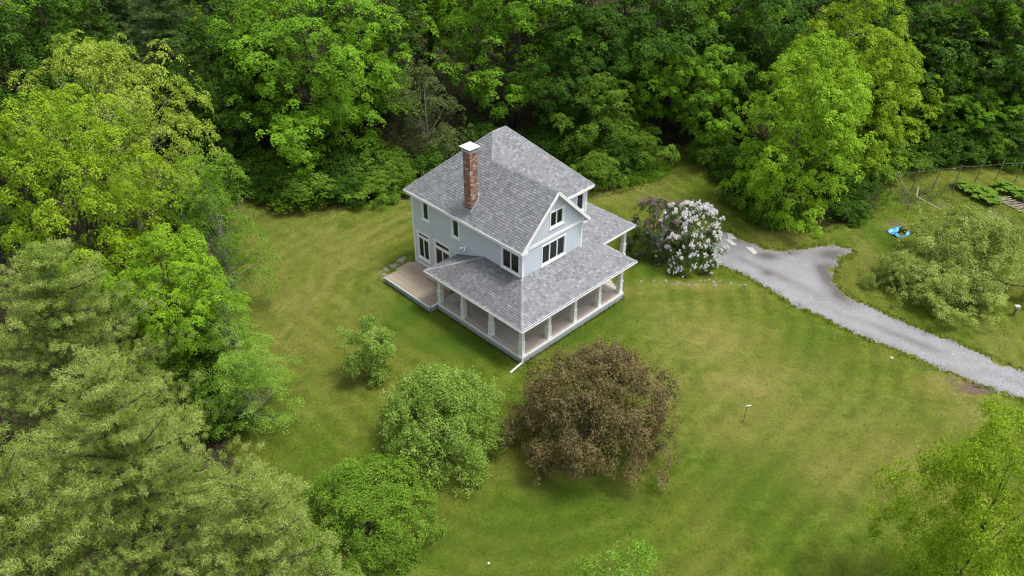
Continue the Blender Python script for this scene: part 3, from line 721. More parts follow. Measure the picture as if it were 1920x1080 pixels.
def skirt(p, q, out, zt, zsplit, parent):
    p, q, o_ = Vector((*p, 0)), Vector((*q, 0)), Vector((*out, 0)); g = MB()
    g.bar(p + o_ * .02 + Vector((0, 0, (zt - .02 + zsplit) / 2)), q + o_ * .02 + Vector((0, 0, (zt - .02 + zsplit) / 2)), .06, zt - .02 - zsplit); g.build('rim_board', 'white_paint', parent)
    g = MB(); d = (q - p).normalized(); Ln = (q - p).length; k = 0.0
    while k < Ln - .02:                                          # grey vertical skirt boards
        e = min(k + .19, Ln); g.bar(p + d * k + o_ * .005 + Vector((0, 0, (zsplit - .1) / 2)), p + d * (e - .008) + o_ * .005 + Vector((0, 0, (zsplit - .1) / 2)), .03, zsplit + .1 - .004); k += .19
    o2 = g.build('skirt_boards', 'grey_paint', parent); o2['kind'] = 'stuff'
skirt((0, -.05), (0, 7.72), (-1, 0), zd, .36, porch); skirt((.06, 0), (9.5, 0), (0, -1), zd, .36, porch); skirt((9.5, -.05), (9.5, 2.76), (1, 0), zd, .36, porch)
skirt((9.57, 2.76), (13.2, 2.76), (0, -1), zd, .36, porch); skirt((13.2, 2.71), (13.2, 12.3), (1, 0), zd, .36, porch)
def post_mesh():
    g = MB(); hgt = ze - .32 - zd
    prof = [(.165, 0), (.165, .06), (.145, .065), (.145, .86), (.165, .865), (.165, .92), (.125, .93), (.10, hgt - .12), (.125, hgt - .11), (.125, hgt)]
    base = len(g.v)
    for r, z in prof: g.v += [(-r, -r, z), (r, -r, z), (r, r, z), (-r, r, z)]
    for i in range(len(prof) - 1):
        for k in range(4): a = 4 * i + k; b_ = 4 * i + (k + 1) % 4; g.f.append((a, b_, b_ + 4, a + 4))
    g.f += [(3, 2, 1, 0), tuple(4 * (len(prof) - 1) + k for k in range(4))]
    return g.mesh('porch_post')
pm = post_mesh()
for b_, a_ in [(.2, .2), (.2, 2.82), (.2, 5.36), (.2, 7.6), (2.5, .2), (4.85, .2), (7.2, .2), (9.38, .2), (13.08, 2.92), (13.08, 6.0), (13.08, 9.1), (13.08, 12.1)]:
    o = link('porch_post', pm, 'white_paint', porch); o.location = (b_, a_, zd)
# side steps off the porch
st = empty('porch_steps', (0, 0, 0)); st.parent = porch
for k_ in range(3):
    g = MB(); g.box(9.58 + .02 + k_ * .30, 9.58 + .30 + k_ * .30, .75 + k_ * .42, 2.6, .40 - k_ * .14 - .04, .40 - k_ * .14); g.build('tread', 'porch_wood', st)
    g = MB(); g.box(9.58 + .04 + k_ * .30, 9.58 + .26 + k_ * .30, .80 + k_ * .42, 2.55, -.05, .40 - k_ * .14 - .041); g.build('riser', 'porch_wood', st)
# left deck
deck = empty('deck', (0, 0, 0)); deck.parent = house
zk = .47; it = []
for i in range(19):
    x0 = -.62 + i * .1485; it.append(((x0, 7.78), (x0 + .141, 7.78), (x0 + .141, 12.52 if i else 12.52), (x0, 12.52)))
boards(deck, 'deck_wood', it, zk)
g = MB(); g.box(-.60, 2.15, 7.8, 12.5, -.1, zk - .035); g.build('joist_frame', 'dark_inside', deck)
skirt((-.62, 7.75), (-.62, 12.52), (-1, 0), zk, .33, deck); skirt((-.56, 7.76), (-.06, 7.76), (0, -1), zk, .33, deck)
g = MB(); g.box(-.60, 2.18, 12.525, 12.56, .1, zk); g.build('end_board', 'deck_wood', deck)
stp = empty('door_step', (0, 0, 0)); stp.parent = deck
for i in range(6):
    g = MB(); x0 = 1.24 + i * .15; g.box(x0, x0 + .143, 7.95, 10.45, zk + .14, zk + .17); g.build('step_board', 'deck_wood', stp)
g = MB(); g.box(1.27, 2.1, 7.98, 10.42, zk + .002, zk + .139); g.build('step_frame', 'deck_wood', stp)
bs = empty('back_steps', (0, 0, 0)); bs.parent = deck
for k_ in range(2):
    g = MB(); g.box(.75, 2.1, 12.60 + k_ * .3, 12.87 + k_ * .3, zk - .16 * (k_ + 1) - .04, zk - .16 * (k_ + 1)); g.build('tread', 'deck_wood', bs)
    g = MB(); g.box(.8, 2.05, 12.63 + k_ * .3, 12.85 + k_ * .3, -.05, zk - .16 * (k_ + 1) - .041); g.build('riser', 'dark_inside', bs)
# hatch mat on the porch floor
g = MB(); g.box(.55, 1.1, 6.1, 6.9, zd + .002, zd + .012); o = g.build('door_mat', 'dead_wood'); o.matrix_world = house.matrix_basis.copy(); tag(o, 'flat brown mat lying on the porch floor beside the deck', 'mat')
# downspout
ds = empty('downspout', (0, 0, 0)); ds.parent = house
g = MB(); g.bar((EP + .02, EP + .0, ze - .1), (-.08, -.1, ze - .42), .07, .07); g.bar((-.085, -.11, ze - .42), (-.085, -.11, .16), .08, .06, (1, 0, 0)); g.build('pipe', 'white_paint', ds)
p0 = (-.085, -.11, .2); q0 = at_z(957, 699, .05); ql = house.matrix_basis.inverted() @ q0
g = MB(); g.bar(p0, (ql.x, ql.y, .06), .09, .07); g.build('outlet_pipe', 'white_paint', ds)

# ------------------------------------------------------------------ foliage
def unit(a): return a / np.maximum(np.linalg.norm(a, axis=-1, keepdims=True), 1e-9)
def leaf_faces(pos, nrm, size, rng, aspect=.62):
    """one diamond-shaped, slightly cupped leaf per point -> quads"""
    n = len(pos); r = unit(rng.normal(size=(n, 3))); t = unit(np.cross(nrm, r)); bt = np.cross(nrm, t)
    s = size[:, None]
    V = np.empty((n, 4, 3), np.float32)
    cup = nrm * s * .12
    V[:, 0] = pos - t * s * .5; V[:, 1] = pos + bt * s * .5 * aspect + cup; V[:, 2] = pos + t * s * .5; V[:, 3] = pos - bt * s * .5 * aspect + cup
    return V.reshape(-1, 3), np.arange(n * 4)
def lobes(rng, k=7, amp=.16):
    A = [(rng.integers(1, 6), rng.uniform(0, 6.28), rng.uniform(.5, 3.0), rng.uniform(0, 6.28), rng.normal() * amp) for _ in range(k)]
    return lambda th, t: 1 + sum(a * np.cos(m * th + p) * np.cos(q * math.pi * t + s) for m, p, q, s, a in A)
PROF = {'skirt': lambda t: (np.clip(t, 0, 1) + .32) ** .32 * np.clip(1 - t ** 2.1, 0, 1) ** .55 * 1.1,
        'maple': lambda t: (np.clip(t, 0, 1) + .12) ** .42 * np.clip(1 - t ** 2.3, 0, 1) ** .55 * 1.18,
        'round': lambda t: np.sqrt(np.clip(1 - (2 * t - .95) ** 2, .02, 1)),
        'dome': lambda t: np.clip(1 - t ** 2.0, .0, 1) ** .5 * (.80 + .2 * np.clip(t * 5, 0, 1)),
        'tall': lambda t: (np.clip(t, 0, 1) + .1) ** .3 * np.clip(1 - t ** 1.6, 0, 1) ** .6 * 1.1,
        'vase': lambda t: (.35 + .9 * t) * np.clip(1 - t ** 4, 0, 1) ** .5}
CR = {}
def crown(key, mat, seed, H, zb, Rr, prof, ncl, rc, nleaf, ls, flat=.5, upw=.8, outw=.5, shell=.5, amp=.16, jit=.45, wood='bark', trunk_r=.22, limbs=14, shoots=0.0, aspect=.62, inner=.2, lowdroop=0.0, sub=1, rb=1.2):
    rng = np.random.default_rng(seed); pf = PROF[prof]; lb = lobes(rng, amp=amp)
    t = rng.random(ncl * 6); t = t[rng.random(len(t)) < (1.0 if prof == 'dome' else np.clip(pf(t), .45, 1))][:ncl]; n = len(t)
    th = rng.uniform(0, 2 * math.pi, n); rf = 1 - shell * rng.random(n) ** 1.4
    inn = rng.random(n) < inner; rf = np.where(inn, rng.uniform(.2, .6, n), rf)
    r = rf * Rr * pf(t) * lb(th, t)
    P = np.stack([r * np.cos(th), r * np.sin(th), zb + t * (H - zb) - lowdroop * rf], 1)
    out = np.stack([np.cos(th), np.sin(th), (t - .35) * 1.6], 1)
    cn = unit(np.array([0, 0, upw]) + unit(out) * outw + rng.normal(size=(n, 3)) * .18)
    PB = P
    if sub > 1:                                                  # boughs carry several leaf sprays
        a = unit(np.cross(cn, rng.normal(size=(n, 3)))); b_ = np.cross(cn, a)
        k = rng.integers(max(2, int(sub * .6)), int(sub * 1.4) + 1, n); bi = np.repeat(np.arange(n), k); m_ = len(bi)
        rho = np.sqrt(rng.random(m_)) * rng.uniform(.8, 1.15, m_); ph = rng.uniform(0, 6.28, m_); rbi = rb * rng.uniform(.65, 1.25, n)[bi]
        x, y = rho * np.cos(ph), rho * np.sin(ph); hz = .55 * (1 - rho ** 2) + rng.normal(size=m_) * .10
        P = PB[bi] + (a[bi] * x[:, None] + b_[bi] * y[:, None] + cn[bi] * hz[:, None]) * rbi[:, None]
        P[:, 2] -= rho ** 2 * rbi * .25
        btint = (rng.normal(size=n) * .12)[bi]
        cn = unit(cn[bi] * .75 + (a[bi] * x[:, None] + b_[bi] * y[:, None]) * .55 + np.array([0, 0, .35]) + rng.normal(size=(m_, 3)) * .16)
        inn = inn[bi]; n = m_
    else: btint = np.zeros(n)
    rci = rc * rng.uniform(.6, 1.25, n)
    a = unit(np.cross(cn, rng.normal(size=(n, 3)))); b_ = np.cross(cn, a)
    cnt = np.maximum(6, (nleaf * (rci / rc) ** 2 * np.where(inn, .6, 1)).astype(int)); ci = np.repeat(np.arange(n), cnt); M = len(ci)
    rho = np.sqrt(rng.random(M)); ph = rng.uniform(0, 6.28, M)
    # sprays are star-like rather than discs
    starn = rng.integers(3, 6, n)[ci]; rho = rho * (.78 + .3 * np.cos(ph * starn + rng.uniform(0, 6.28, n)[ci]))
    x, y = rho * np.cos(ph), rho * np.sin(ph)
    wv = flat * (.70 * (1 - rho ** 2) - .25) + rng.normal(size=M) * .055 - .40 * flat * (rng.random(M) ** 4)
    if shoots > 0:                                               # upright leafy shoots
        sh = rng.random(M) < shoots; wv = np.where(sh, wv + rng.random(M) ** .7 * 1.15, wv); x = np.where(sh, x * .75, x); y = np.where(sh, y * .75, y)
        if True:
            kx = np.round(x * 3.2) / 3.2; ky = np.round(y * 3.2) / 3.2
            x = np.where(sh, kx + (x - kx) * .30, x); y = np.where(sh, ky + (y - ky) * .30, y)
    pos = P[ci] + (a[ci] * x[:, None] + b_[ci] * y[:, None] + cn[ci] * wv[:, None]) * rci[ci][:, None]
    pos[:, 2] -= rho ** 2 * rci[ci] * .22
    nr = unit(cn[ci] * .8 + (a[ci] * x[:, None] + b_[ci] * y[:, None]) * .55 + rng.normal(size=(M, 3)) * jit)
    tint = np.clip(.5 + btint[ci] + rng.normal(size=n)[ci] * .10 + rng.normal(size=M) * .14, 0, 1)
    sz = ls * rng.uniform(.65, 1.3, M)
    pos[:, 2] = np.maximum(pos[:, 2], .12)
    V, Fc = leaf_faces(pos, nr, sz, rng, aspect)
    cm = np_mesh('crown_' + key, V, Fc, 4, tint, mat)
    g = MB(); tip = zb + (H - zb) * .8
    sway = [Vector((rng.normal() * .15, rng.normal() * .15, 0)) for _ in range(6)]
    axis = [Vector((0, 0, -.3)), Vector((0, 0, zb * .5)), Vector((0, 0, zb)) + sway[0], Vector((0, 0, zb + (tip - zb) * .4)) + sway[1] * 2, Vector((0, 0, tip)) + sway[2] * 3]
    g.tube(axis, [trunk_r * 1.25, trunk_r, trunk_r * .85, trunk_r * .5, trunk_r * .12], 9)
    order = rng.permutation(len(PB))[:limbs * 3]
    for j, i in enumerate(order):
        e = Vector(PB[i]); f = np.clip((e.z - zb) / max(.1, (H - zb)), 0, 1); s0 = axis[2].lerp(axis[4], max(0, f * .62 - .08)) if j % 3 == 0 else axis[2].lerp(axis[4], max(0, f * .7 - .1))
        mid = s0.lerp(e, .55) + Vector((rng.normal() * .2, rng.normal() * .2, -.05 * (e - s0).length + rng.normal() * .15)); rr = trunk_r * (.34 if j < limbs else .16)
        g.tube([s0, mid, e], [rr, rr * .6, rr * .14], 5, False)
    wm = g.mesh('wood_' + key, True); wm.materials.append(MATS[wood])
    CR[key] = dict(crown=cm, wood=wm, H=H, R=Rr, P=P, cn=cn, rci=rci)

def pine(key, mat, seed, H, zb, Rr, whorls, per, step, nneedle, nl, nw, wood='bark', sag=.0, tipup=.22, conic=.9, pale=.0):
    rng = np.random.default_rng(seed); g = MB()
    g.tube([(0, 0, -.3), (0, 0, H * .5), (.05, .03, H - .4)], [H * .016 + .03, H * .008, .012], 9)
    C_, D_, T_ = [], [], []
    for wi in range(whorls):
        f = (wi + .3) / whorls; z = zb + (H - zb) * f
        Lb = Rr * (1 - f) ** conic * (.9 if f < .12 else 1) + .35
        k = per if f < .85 else max(3, per - 2); a0 = rng.uniform(0, 6.28)
        for j in range(k):
            an = a0 + j * 2 * math.pi / k + rng.normal() * .22; Lj = Lb * rng.uniform(.7, 1.15); el = (-.08 + .55 * f) + rng.normal() * .06
            dv = np.array([math.cos(an), math.sin(an), 0.0]); base = np.array([0, 0, z + rng.normal() * .12]); sd_ = np.array([-dv[1], dv[0], 0])
            def pt(s): return base + dv * s * math.cos(el) + np.array([0, 0, s * math.sin(el) - sag * s * s / max(Lb, .5) + tipup * (s / Lj) ** 3 * Lj * .6])
            g.tube([pt(0), pt(Lj * .5), pt(Lj * .95)], [.035 + .012 * Lj, .025 + .006 * Lj, .012], 5, False)
            s = max(.15, Lj * (.12 if f > .5 else .22))
            while s < Lj:
                fr = s / Lj; wl_ = (.26 + .42 * math.sin(min(1, fr * 1.15) * math.pi * .85)) * min(1.5, .45 + Lj * .27)
                nside = max(1, int(wl_ / step))
                for sg in (-1, 1):
                    for q in range(nside):
                        off = (q + rng.uniform(.3, 1)) / nside * wl_
                        p = pt(s + off * .55) + sd_ * sg * off + np.array([0, 0, rng.normal() * .06 + off * .06])
                        C_.append(p); D_.append(dv * .55 + sd_ * sg * .55 * min(1, off / .3) + np.array([0, 0, .55 + rng.random() * .3])); T_.append(.36 + .28 * fr)
                C_.append(pt(s) + np.array([0, 0, .06])); D_.append(dv * .6 + np.array([0, 0, .8])); T_.append(.36 + .28 * fr)
                s += step * rng.uniform(.8, 1.2)
            C_.append(pt(Lj)); D_.append(dv + np.array([0, 0, .5])); T_.append(.72)
    for zt in np.arange(zb + (H - zb) * .55, H, .12):
        an = rng.uniform(0, 6.28); C_.append(np.array([math.cos(an) * .12, math.sin(an) * .12, zt])); D_.append(np.array([math.cos(an), math.sin(an), .6])); T_.append(.5)
    C_.append(np.array([.05, .03, H - .1])); D_.append(np.array([0, 0, 1.0])); T_.append(.75)
    C_, D_, T_ = np.array(C_), unit(np.array(D_) + rng.normal(size=(len(D_), 3)) * .22), np.array(T_)
    n = len(C_); M = n * nneedle; ci = np.repeat(np.arange(n), nneedle)
    dirs = unit(D_[ci] * .55 + rng.normal(size=(M, 3)) * .6); st_ = C_[ci] + D_[ci] * (rng.random(M)[:, None] * .26 - .12) + np.clip(rng.normal(size=(M, 3)), -1.6, 1.6) * .075
    ln = nl * rng.uniform(.7, 1.2, M); sd2 = unit(np.cross(dirs, rng.normal(size=(M, 3))))
    V = np.empty((M, 3, 3), np.float32); V[:, 0] = st_ - sd2 * nw * .5; V[:, 1] = st_ + sd2 * nw * .5; V[:, 2] = st_ + dirs * ln[:, None]
    tint = np.clip(T_[ci] + rng.normal(size=n)[ci] * .14 + rng.normal(size=M) * .1 + pale, 0, 1)
    cm = np_mesh('needles_' + key, V.reshape(-1, 3), np.arange(M * 3), 3, tint, mat)
    wm = g.mesh('wood_' + key, True); wm.materials.append(MATS[wood])
    CR[key] = dict(crown=cm, wood=wm, H=H, R=Rr)

def plant(name, key, loc, h, r, rz, label, cat, group=None, mat=None, tilt=0):
    c = CR[key]; o = empty(name, loc, rz); tag(o, label, cat, group)
    sx = r / c['R']; sz = h / c['H']
    o.scale = (sx, sx, sz); o.rotation_euler = (tilt, 0, rz)
    t = link('trunk', c['wood'], None, o); f = link('crown', c['crown'], None, o)
    if mat:
        f.material_slots[0].link = 'OBJECT'; f.material_slots[0].material = MATS[mat]
    return o
def tree_px(name, key, u, vtop, y, wpx, label, cat='tree', group=None, mat=None, rz=None, h=None, r=None):
    p = at_y(u, vtop, y); gz = ground_z(p.x, y)
    hh = (p.z - gz) if h is None else h; mid = Vector((p.x, y, p.z * .6)); rr = wpx / 2 / px_per_m(mid) if r is None else r
    x = at_y(u, vtop, y).x
    print('%-16s x=%.1f y=%.1f h=%.1f r=%.1f' % (key, x, y, hh, rr))
    return plant(name, key, (x, y, gz), hh, rr, R0.uniform(0, 6.28) if rz is None else rz, label, cat, group, mat)

crown('maple1', 'leaf_maple', 21, 15, 2.0, 6.3, 'maple', 270, .46, 62, .14, flat=.9, jit=.22, shell=.34, sub=6, rb=.86, trunk_r=.26, amp=.19, upw=.9, outw=.45)
crown('maple2', 'leaf_maple', 22, 14, 2.6, 4.8, 'maple', 190, .46, 62, .14, flat=.9, jit=.22, shell=.36, sub=6, rb=.82, trunk_r=.22, amp=.2, upw=.9, outw=.45)
crown('maple3', 'leaf_maple_bright', 23, 14, .7, 5.2, 'skirt', 300, .46, 58, .14, flat=.9, jit=.22, shell=.28, sub=6, rb=.86, trunk_r=.2, limbs=9, amp=.14, upw=.9, outw=.45)
crown('lime', 'leaf_lime', 24, 12, 3, 6, 'round', 170, .5, 62, .125, flat=.6, jit=.4, shell=.45, amp=.22, wood='bark_pale', limbs=26, sub=9, rb=1.1)
crown('wood1', 'leaf_dark_shaded', 25, 16, 3, 4.4, 'maple', 150, .52, 46, .175, flat=.9, jit=.22, shell=.36, sub=6, rb=.92, amp=.2, upw=.9, outw=.45)
crown('wood2', 'leaf_dark_shaded', 26, 16, 2, 4.1, 'maple', 150, .52, 46, .175, flat=.9, jit=.22, shell=.36, sub=6, rb=.9, amp=.22, upw=.9, outw=.45)
crown('airy', 'leaf_airy', 27, 11, 1.5, 4.2, 'tall', 110, .5, 48, .105, flat=.5, shell=.6, amp=.28, jit=.5, wood='bark_pale', limbs=26, trunk_r=.14, sub=7, rb=.95)
crown('apple', 'leaf_apple', 28, 4.2, .4, 3.2, 'dome', 190, .38, 62, .10, flat=.75, shell=.24, amp=.1, shoots=.3, upw=.65, outw=.6, jit=.42, limbs=14, trunk_r=.14, sub=6, rb=.6)
crown('copper', 'leaf_copper', 29, 4.9, .4, 3.8, 'dome', 270, .40, 58, .105, flat=.75, shell=.22, amp=.09, shoots=.25, upw=.6, outw=.6, jit=.42, limbs=14, trunk_r=.15, sub=6, rb=.66)
crown('roundbush', 'leaf_round', 30, 4.4, .1, 3.2, 'dome', 230, .34, 50, .09, flat=.7, shell=.2, amp=.08, jit=.45, limbs=12, trunk_r=.12, upw=.5, outw=.8, sub=6, rb=.55)
crown('orchard', 'leaf_orchard', 31, 4.2, .7, 4.2, 'dome', 130, .44, 86, .11, flat=.6, shell=.32, amp=.2, shoots=.25, jit=.42, wood='bark', limbs=20, trunk_r=.15, upw=.85, outw=.45, sub=6, rb=.9)
crown('shrub1', 'leaf_shrub', 32, 2.6, .1, 2.1, 'dome', 80, .36, 48, .115, flat=.7, shell=.3, amp=.15, jit=.45, limbs=8, trunk_r=.07, sub=5, rb=.55)
crown('shrub2', 'leaf_shrub', 33, 3.2, .1, 1.8, 'round', 80, .36, 48, .115, flat=.7, shell=.4, amp=.2, jit=.45, limbs=8, trunk_r=.07, sub=5, rb=.5)
crown('leggy', 'leaf_apple', 34, 4.3, .2, 1.3, 'round', 52, .34, 60, .10, flat=.75, shell=.45, amp=.25, jit=.42, limbs=10, trunk_r=.07, sub=5, rb=.45)
crown('sparse', 'leaf_airy', 35, 9.5, 1.0, 3.4, 'round', 240, .42, 62, .10, flat=.75, shell=.34, amp=.14, jit=.35, shoots=.15, wood='bark', limbs=7, trunk_r=.13, sub=6, rb=.7, inner=.3)
crown('sprig', 'leaf_airy', 36, 9, 3.0, 1.9, 'tall', 60, .34, 40, .09, flat=.4, shell=.6, amp=.3, jit=.55, wood='bark_pale', limbs=14, trunk_r=.07, sub=4, rb=.5)
crown('dying', 'leaf_olive', 37, 9.5, .6, 3.2, 'tall', 110, .42, 46, .12, flat=.6, shell=.42, amp=.2, jit=.55, wood='bark_pale', limbs=15, trunk_r=.12, sub=6, rb=.7)
crown('lilac', 'leaf_lilac', 38, 3.8, .1, 2.5, 'dome', 80, .36, 66, .105, flat=.6, shell=.28, amp=.14, jit=.5, limbs=12, trunk_r=.1, upw=.55, outw=.7, sub=5, rb=.5)
pine('pine1', 'needle_pine', 41, 17, 3, 5.3, 14, 7, .41, 130, .125, .019, conic=.68)
pine('pine2', 'needle_pine', 42, 13, 1.5, 4.9, 12, 7, .44, 105, .135, .022, conic=.68)
pine('pine3', 'needle_pine', 43, 13, 4, 2.9, 13, 6, .39, 105, .12, .019, conic=.68)
pine('pinefar', 'needle_dark', 44, 17, 3, 4.2, 15, 6, .50, 34, .28, .05)

crown('tangle', 'leaf_shrub', 51, 8, .3, 4.2, 'dome', 150, .46, 56, .125, flat=.8, shell=.4, amp=.26, jit=.4, limbs=10, trunk_r=.12, sub=6, rb=.75)
crown('wood3', 'leaf_dark_shaded', 52, 18, 7.5, 4.6, 'maple', 130, .52, 46, .175, flat=.9, jit=.22, shell=.36, sub=6, rb=.92, amp=.2, upw=.9, outw=.45, trunk_r=.24)
# --- the trees that stand out one by one
T = tree_px
T('maple_tree', 'maple1', 555, -70, 63, 390, 'huge full maple with layered mid green sprays behind the lawn beyond the deck')
T('maple_tree', 'maple2', 962, -95, 70.5, 275, 'tall maple on a bare slim trunk growing behind the house', rz=1.0)
T('maple_tree', 'maple3', 1545, 72, 55.0, 248, 'bright lime green maple at the lawn edge beside the driveway turnaround', rz=.6)
T('maple_tree', 'maple3', 1630, -10, 62, 250, 'yellow green maple rising behind the bright maple by the driveway', rz=3.4, mat='leaf_yellow')
T('young_maple_tree', 'maple2', 1345, 85, 65, 165, 'young maple with thin pale trunk beside the grassy path into the woods', rz=2.0)
T('dying_tree', 'dying', 790, 120, 63, 170, 'brownish half dead tree with bare grey twigs behind the chimney', rz=.5)
T('wild_apple_tree', 'tangle', 1135, 150, 63.5, 190, 'tangled olive green wild tree on the weedy bank behind the house', rz=2.1)
T('lime_tree', 'lime', 160, 82, 50, 315, 'pale lime coloured tree with twiggy crown at the woods edge')
T('yellow_maple_tree', 'maple1', 80, 172, 39.5, 355, 'large yellow green maple between the lime tree and the pines', mat='leaf_yellow', rz=.3)
T('young_maple_tree', 'maple2', 285, 440, 35.5, 220, 'deep green maple tucked beside the broad pine at the lawn edge', rz=4, mat='leaf_maple_bright')
T('airy_tree', 'airy', 372, 290, 42.0, 205, 'airy light tree with visible pale trunk leaning over the lawn', rz=1.2)
T('airy_tree', 'airy', 405, 520, 36, 190, 'low wispy tree with drooping twigs over the lawn edge', rz=3.0)
T('airy_tree', 'airy', 440, 640, 31.5, 200, 'short wispy sapling with bare pale twigs beside the biggest pine', rz=5.0)
T('pine_tree', 'pine1', 175, 695, 17.5, 640, 'biggest shaggy white pine with pale needle tufts', rz=.4, r=5.0)
T('pine_tree', 'pine2', 70, 470, 29.5, 430, 'broad white pine between the yellow maple and the biggest pine', rz=1.9)
T('pine_tree', 'pine3', 455, 905, 16.2, 330, 'smaller white pine beside the round green bush', rz=2.9)
T('pine_tree', 'pine3', -40, 860, 14.5, 400, 'white pine mostly hidden behind the biggest pine', rz=.9)
T('apple_tree', 'apple', 822, 728, 30.0, 236, 'fresh green apple tree between the round bush and the copper crabapple', rz=.8)
T('copper_crabapple_tree', 'copper', 1130, 692, 30.0, 280, 'copper brown crabapple tree in front of the porch corner', rz=.2)
T('leggy_bush', 'leggy', 684, 600, 35.2, 84, 'small leggy green bush alone on the lawn near the deck', 'bush', rz=1.0)
T('round_bush', 'roundbush', 676, 905, 24.6, 262, 'dense round green bush beside the small pine', 'bush', rz=.9)
T('sparse_tree', 'sparse', 1950, 795, 20.2, 380, 'open branched light green tree on the lawn beside the lower driveway', rz=2.2, mat='leaf_yellow', r=2.9)
T('sapling', 'sprig', 1185, 1022, 16.6, 210, 'thin pale sapling whose top pokes up from the front lawn', rz=.5)
T('old_apple_tree', 'orchard', 1842, 418, 46.4, 225, 'wide pale green apple tree in front of the vegetable garden', rz=.3)
T('old_apple_tree', 'orchard', 1795, 508, 43.4, 190, 'lower pale apple tree nearest the driveway', rz=2.5)
T('old_apple_tree', 'orchard', 1700, 484, 45.2, 110, 'small pale apple bush beside the blue tarp', rz=4.4)
fk = ['wood1', 'wood2', 'maple2', 'wood1', 'wood2']
FT = {'A': ('tall dark tree in the deep woods behind the huge maple', 'dark trees behind the huge maple'), 'B': ('tall dark tree in the deep woods behind the chimney and house roof', 'dark trees behind the house'),
      'C': ('tall dark tree in the deep woods between the grassy path and bright maple', 'dark trees behind the grassy path'), 'D': ('tall dark tree in the deep woods beyond the garden', 'dark trees beyond the garden'),
      'E': ('tall dark tree in the deep woods behind the pale lime tree', 'dark trees behind the lime tree')}
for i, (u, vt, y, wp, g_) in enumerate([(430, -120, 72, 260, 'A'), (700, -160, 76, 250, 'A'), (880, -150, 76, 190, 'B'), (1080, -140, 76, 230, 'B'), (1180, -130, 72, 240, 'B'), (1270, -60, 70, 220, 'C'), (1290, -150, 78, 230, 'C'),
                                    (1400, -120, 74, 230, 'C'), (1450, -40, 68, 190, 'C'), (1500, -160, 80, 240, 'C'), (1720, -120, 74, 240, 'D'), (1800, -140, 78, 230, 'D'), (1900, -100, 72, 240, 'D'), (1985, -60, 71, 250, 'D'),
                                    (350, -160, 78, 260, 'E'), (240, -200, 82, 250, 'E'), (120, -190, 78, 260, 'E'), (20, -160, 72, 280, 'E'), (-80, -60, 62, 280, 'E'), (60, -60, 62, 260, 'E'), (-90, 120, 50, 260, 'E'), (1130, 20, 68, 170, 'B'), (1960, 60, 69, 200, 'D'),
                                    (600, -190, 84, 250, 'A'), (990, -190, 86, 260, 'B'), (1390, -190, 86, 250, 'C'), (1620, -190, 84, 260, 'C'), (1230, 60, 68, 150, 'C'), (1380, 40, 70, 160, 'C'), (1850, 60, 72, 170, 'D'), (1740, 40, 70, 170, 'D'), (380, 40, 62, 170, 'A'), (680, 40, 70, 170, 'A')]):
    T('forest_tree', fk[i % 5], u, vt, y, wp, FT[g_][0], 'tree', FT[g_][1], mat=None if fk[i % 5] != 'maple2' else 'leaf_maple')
T('forest_tree', 'wood2', 1705, 95, 66, 150, 'narrow olive green tree beside the bright maple at the woods edge', mat='leaf_yellow')
T('forest_tree', 'maple2', 1800, 150, 67.5, 150, 'mid green tree behind the garden fence posts')
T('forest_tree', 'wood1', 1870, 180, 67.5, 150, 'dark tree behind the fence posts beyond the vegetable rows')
T('forest_tree', 'lime', 435, -30, 70, 190, 'thin leaved yellowish tree behind the huge maple', mat='leaf_lime')
T('forest_tree', 'wood3', 792, -175, 79, 240, 'tall tree showing a long bare trunk in the gap behind the half dead tree', mat='leaf_maple')
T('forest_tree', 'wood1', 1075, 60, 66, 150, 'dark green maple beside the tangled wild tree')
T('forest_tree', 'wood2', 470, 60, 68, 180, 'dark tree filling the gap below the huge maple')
for u, vt, y, wp, lb_ in [(280, -60, 66, 230, 'dark pine with flat layered boughs behind the lime tree'), (190, -80, 72, 220, 'second dark pine behind the layered pine'), (1800, 45, 69.5, 190, 'blue green pine beyond the garden at the woods edge'), (1900, -40, 70, 200, 'dark pine in the woods beside the blue green pine')]:
    T('pine_tree', 'pinefar', u, vt, y, wp, lb_)
